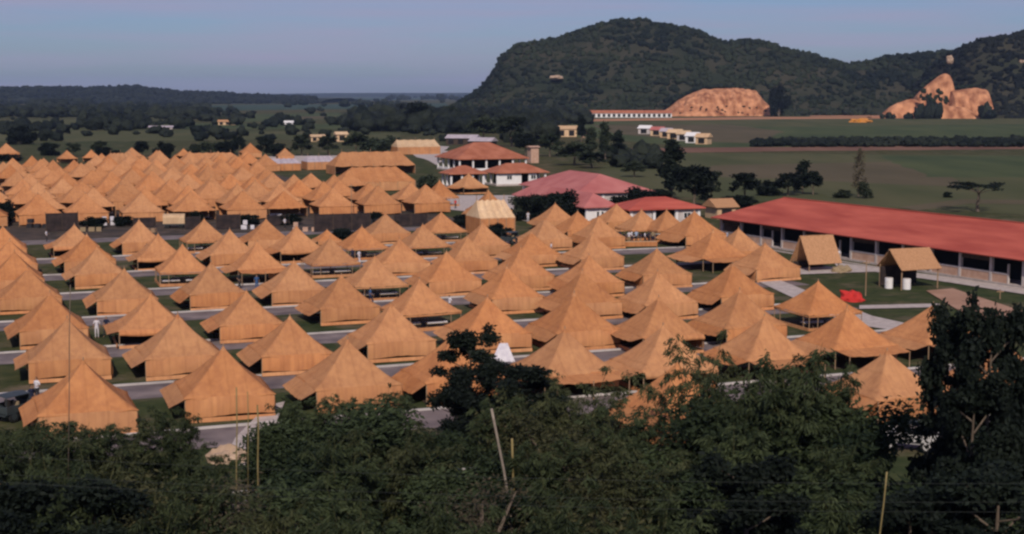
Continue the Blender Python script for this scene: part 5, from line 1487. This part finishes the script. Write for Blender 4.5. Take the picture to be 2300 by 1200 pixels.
# ------------------------------------------------------------------ the belt of bamboo and trees in front
fg = [
    # key, px, top row, depth, width, label
    ('bamboo0', 40, 955, 62, 7.5, 'bamboo clump at the left edge below the jeep'),
    ('bamboo1', 165, 932, 66, 7.0, 'bamboo clump below the big lower left tent'),
    ('spray0', 262, 938, 67, 6.5, 'sparse bamboo spray right below the big lower left tent'),
    ('bamboo2', 385, 908, 68, 5.5, 'rounded bamboo clump between the two lowest left tents'),
    ('bamboo3', 452, 1000, 63, 5.0, 'low bamboo clump left of the pale earth path'),
    ('near_shrub0', 650, 868, 68, 7.0, 'dark shrub at the right side of the pale earth path'),
    ('near_shrub1', 742, 838, 70, 8.5, 'dense dark shrub below the third lowest tent'),
    ('bamboo1', 850, 868, 71, 7.0, 'thin bamboo clump in front of the plank tables'),
    ('near_tree0', 1046, 748, 77, 6.4, 'dark broadleaf tree reaching up between two tents'),
    ('near_tree1', 1150, 820, 74, 8.2, 'dark broadleaf tree behind the plank tables'),
    ('spray1', 1300, 832, 73, 8.6, 'pale green bamboo spray below the central wide tent'),
    ('spray0', 1200, 850, 71, 6.6, 'yellow green bamboo spray beside the white draped frame'),
    ('bamboo0', 1400, 905, 68, 7.5, 'bamboo clump below the sagging front tent'),
    ('spray1', 1560, 745, 72, 7.8, 'arching pale bamboo plume over the front tents'),
    ('near_shrub2', 1690, 778, 68, 9.5, 'dense dark green bush left half of the right thicket'),
    ('bamboo2', 1785, 785, 66, 9.5, 'tall bamboo clump in the middle of the right thicket'),
    ('near_shrub0', 1885, 796, 67, 7.6, 'dense dark green bush beside the bright closed tent'),
    ('near_tree2', 2150, 722, 58, 5.2, 'near black tree with ragged crown at the right'),
    ('near_tree0', 2238, 705, 55, 5.8, 'near black tree at the right edge with pointed top'),
    ('near_tree1', 2315, 820, 56, 6.5, 'near black tree cut by the right edge'),
    ('bamboo3', -10, 945, 69, 7.5, 'bamboo clump cut by the left edge of the view'),
    ('bamboo2', 110, 945, 68, 7.0, 'bamboo clump between the jeep and the lower left tent'),
    ('bamboo0', 300, 952, 69, 7.5, 'bamboo clump at the right foot of the lower left tent'),
    ('bamboo3', 690, 865, 70, 6.5, 'bamboo clump between path and third lowest tent'),
    ('near_shrub2', 930, 900, 70, 7.0, 'dark shrub left of the plank tables'),
    ('bamboo2', 1120, 890, 69, 6.0, 'bamboo clump right in front of the plank tables'),
    ('olive_shrub0', 1260, 868, 68, 8.0, 'green shrub below the central wide tent'),
    ('bamboo3', 1480, 955, 66, 6.0, 'bamboo clump below the closed front tent'),
    ('bamboo1', 1640, 850, 66, 5.5, 'bamboo clump under the arching plume'),
    ('bamboo3', 1840, 792, 68, 7.5, 'bamboo clump at the right shoulder of the right thicket'),
    ('near_tree2', 2195, 860, 53, 6.0, 'lower near black tree filling the right edge'),
    # lower rank
    ('bamboo3', 20, 1060, 52, 7.5, 'lower bamboo clump in the bottom left corner'),
    ('bamboo0', 120, 1035, 55, 6.5, 'lower bamboo clump second from the bottom left corner'),
    ('spray1', 215, 1000, 58, 7.0, 'lower bamboo clump under the sparse spray'),
    ('olive_shrub1', 320, 1005, 56, 7.0, 'lower dark shrub under the rounded bamboo'),
    ('bamboo1', 430, 1045, 55, 6.5, 'lower bamboo clump left below the path'),
    ('dry_shrub0', 545, 1060, 55, 6.5, 'dry brown shrub at the foot of the pale path'),
    ('near_shrub2', 665, 985, 60, 7.5, 'lower dark shrub right below the path'),
    ('bamboo0', 770, 975, 61, 7.0, 'lower bamboo clump under the dense dark shrub'),
    ('spray0', 880, 950, 62, 7.5, 'lower bamboo clump left of the leaning pale trunk'),
    ('near_shrub0', 985, 975, 61, 7.0, 'lower dark shrub left beside the leaning pale trunk'),
    ('dry_shrub0', 1080, 1060, 56, 6.0, 'dry brown shrub at the base of the pale trunk'),
    ('bamboo3', 1215, 965, 62, 7.2, 'lower bamboo clump right of the pale trunk'),
    ('olive_shrub0', 1320, 940, 62, 7.6, 'lower green shrub under the pale spray'),
    ('spray1', 1430, 975, 61, 7.2, 'lower bamboo clump under the sagging tent'),
    ('near_shrub2', 1540, 945, 63, 7.6, 'lower dark shrub below the bamboo plume'),
    ('bamboo2', 1650, 960, 61, 7.6, 'lower bamboo clump left in the right thicket'),
    ('near_shrub0', 1760, 965, 60, 8.0, 'lower dark shrub in the right thicket'),
    ('bamboo1', 1870, 985, 60, 7.0, 'lower bamboo clump right in the right thicket'),
    ('near_shrub1', 1985, 1070, 56, 6.6, 'lower dark shrub below the pale jeep'),
    ('near_shrub2', 2130, 1030, 54, 7.0, 'lower dark shrub under the near black tree'),
    ('near_shrub0', 2230, 980, 52, 7.6, 'lower dark shrub in the right corner'),
    # lowest rank, filling down to the frame
    ('near_tree1', -20, 1090, 46, 8.0, 'bottom shrub at the left corner'),
    ('bamboo2', 90, 1110, 47, 7.0, 'bottom bamboo second from left'),
    ('near_tree2', 205, 1090, 47, 7.5, 'bottom shrub third from left'),
    ('bamboo0', 320, 1115, 47, 7.0, 'bottom bamboo fourth from left'),
    ('near_shrub2', 440, 1110, 47, 7.5, 'bottom shrub fifth from left'),
    ('spray0', 560, 1110, 47, 7.5, 'bottom bamboo sixth from left'),
    ('olive_shrub0', 680, 1085, 48, 7.5, 'bottom shrub seventh from left'),
    ('bamboo1', 800, 1085, 48, 7.5, 'bottom bamboo eighth from left'),
    ('near_shrub0', 915, 1080, 48, 7.5, 'bottom shrub ninth from left'),
    ('bamboo2', 1030, 1110, 48, 7.0, 'bottom bamboo tenth from left'),
    ('near_shrub2', 1150, 1110, 48, 7.0, 'bottom shrub eleventh from left'),
    ('bamboo0', 1260, 1080, 48, 7.5, 'bottom bamboo twelfth from left'),
    ('olive_shrub1', 1370, 1075, 48, 7.5, 'bottom shrub thirteenth from left'),
    ('bamboo3', 1480, 1090, 48, 7.5, 'bottom bamboo right of the middle'),
    ('near_shrub0', 1590, 1070, 48, 7.5, 'bottom shrub left below the right thicket'),
    ('near_tree0', 1700, 1050, 48, 7.5, 'bottom dark tree below the right thicket'),
    ('near_shrub2', 1810, 1080, 48, 7.5, 'bottom shrub below the right thicket'),
    ('bamboo2', 1920, 1100, 48, 7.0, 'bottom bamboo left of the yellow culm'),
    ('near_tree1', 2030, 1110, 47, 7.0, 'bottom shrub right of the yellow culm'),
    ('near_tree2', 2140, 1080, 47, 7.5, 'bottom shrub second from right corner'),
    ('near_tree0', 2260, 1070, 46, 8.0, 'bottom shrub in the right corner'),
]
for key, px, top, Y, w, lb in fg:
    cat = 'bamboo' if key.startswith(('bamboo', 'spray')) else ('shrub' if 'shrub' in key else 'tree')
    plant_top(key, lb, 'bamboo' if 'bamboo' in lb else 'shrub' if 'shrub' in lb else cat, px, top, Y, w, name='bamboo_clump' if 'bamboo' in lb else 'shrub' if 'shrub' in lb else 'tree')

# bare stems standing free in front of the thicket
def stem(name, label, pts, Y, r, m, cat='stem'):
    mb = MB().tube([(xat(px, py, Y), Y + k * .05, max(zat(py, Y), terrain(0, Y))) for k, (px, py) in enumerate(pts)], r, 6)
    o = link(name, mb.mesh(name, m, True)); tag(o, label, cat)
stem('bare_trunk', 'pale bare trunk leaning beside the plank tables', [(1104, 918), (1118, 990), (1132, 1060), (1146, 1150), (1150, 1250)], 60, .06, 'pale_bark', 'tree trunk')
stem('bamboo_culm', 'yellow culm right beside the leaning pale trunk', [(1150, 985), (1152, 1060), (1154, 1120), (1156, 1240)], 61.5, .055, 'culm', 'bamboo')
stem('bamboo_culm', 'yellow culm at the left side of the earth path', [(531, 870), (532, 960), (530, 1030), (530, 1190)], 62, .032, 'culm', 'bamboo')
stem('bamboo_culm', 'yellow culm at the right side of the earth path', [(578, 910), (580, 960), (578, 1040), (580, 1190)], 62, .04, 'culm', 'bamboo')
stem('bamboo_culm', 'tall thin culm before the lower left tent', [(158, 640), (155, 760), (154, 900), (150, 1150)], 62, .022, 'bark', 'bamboo')
stem('bamboo_culm', 'yellow culm near the bottom right', [(1992, 1060), (1986, 1130), (1978, 1200), (1972, 1300)], 45, .028, 'culm', 'bamboo')
stem('bamboo_culm', 'thin culm over the tent left of the middle path', [(556, 880), (557, 930), (556, 1000), (556, 1150)], 62, .022, 'culm', 'bamboo')
# power lines strung across in front
for i, (y0, ym, y1, Y, lb) in enumerate([(1040, 1056, 1086, 40, 'upper thin power line across the dark thicket'), (1082, 1098, 1128, 39.5, 'middle thin power line across the dark thicket'), (1100, 1135, 1150, 39, 'lowest thin power line across the dark thicket')]):
    pts = []
    for k in range(25):
        px = -300 + 2900 * k / 24; tt = (px - 300) / 2000
        py = y0 + (y1 - y0) * tt + 14 * (1 - (2 * tt - 1) ** 2)
        pts.append((xat(px, py, Y), Y, zat(py, Y)))
    o = link('power_line', MB().tube(pts, .0045, 4).mesh('power_line', 'wire')); tag(o, lb, 'power line', 'power lines before the thicket')

# undergrowth on the slope so no bare ground shows under the thicket
rnd.seed(5); nr.seed(5)
cen = np.stack([nr.uniform(-28, 28, 42000), nr.uniform(40, 74, 42000), np.zeros(42000)], 1)
for i in range(len(cen)): cen[i, 2] = terrain(0, cen[i, 1])
ppx = 1150 + cen[:, 0] / cen[:, 1] * F
keep = ~((ppx > 490) & (ppx < 610) & (cen[:, 1] > 60)) & ~((ppx > 1990) & (ppx < 2120) & (cen[:, 1] > 71))
cen = cen[keep]
cen[:, 2] += nr.uniform(0, .9, len(cen)) ** 1.5 * np.clip((76 - cen[:, 1]) / 10, .15, 1)
V_, T_ = leaf_quads(cen, .55, .4, -.3)
o = link('undergrowth', raw_mesh('undergrowth', V_, T_, np.repeat(nr.uniform(0, 1, len(cen)), 4), 'leaf_dark')); o['kind'] = 'stuff'

# ------------------------------------------------------------------ haze
hz = MB().box(-14500, 14500, -500, 15900, -6, 190)
me = hz.mesh('haze', 'white_paint'); me.materials.clear()
hm = bpy.data.materials.new('haze_air'); hm.use_nodes = True; hm.node_tree.nodes.clear()
ho = hm.node_tree.nodes.new('ShaderNodeOutputMaterial'); hv = hm.node_tree.nodes.new('ShaderNodeVolumePrincipled')
hv.inputs['Color'].default_value = (.50, .66, 1.0, 1); hv.inputs['Density'].default_value = 5e-5; hv.inputs['Anisotropy'].default_value = 0
hm.node_tree.links.new(hv.outputs[0], ho.inputs['Volume'])
me.materials.append(hm)
o = link('haze', me); o['kind'] = 'stuff'

# drop prototypes that were never placed
for kind in PROTO:
    for s in PROTO[kind]:
        if s.name not in USED:
            for ch in KIDS.get(s.name, []): bpy.data.objects.remove(ch)
            bpy.data.objects.remove(s)
print('objects', len(bpy.data.objects))
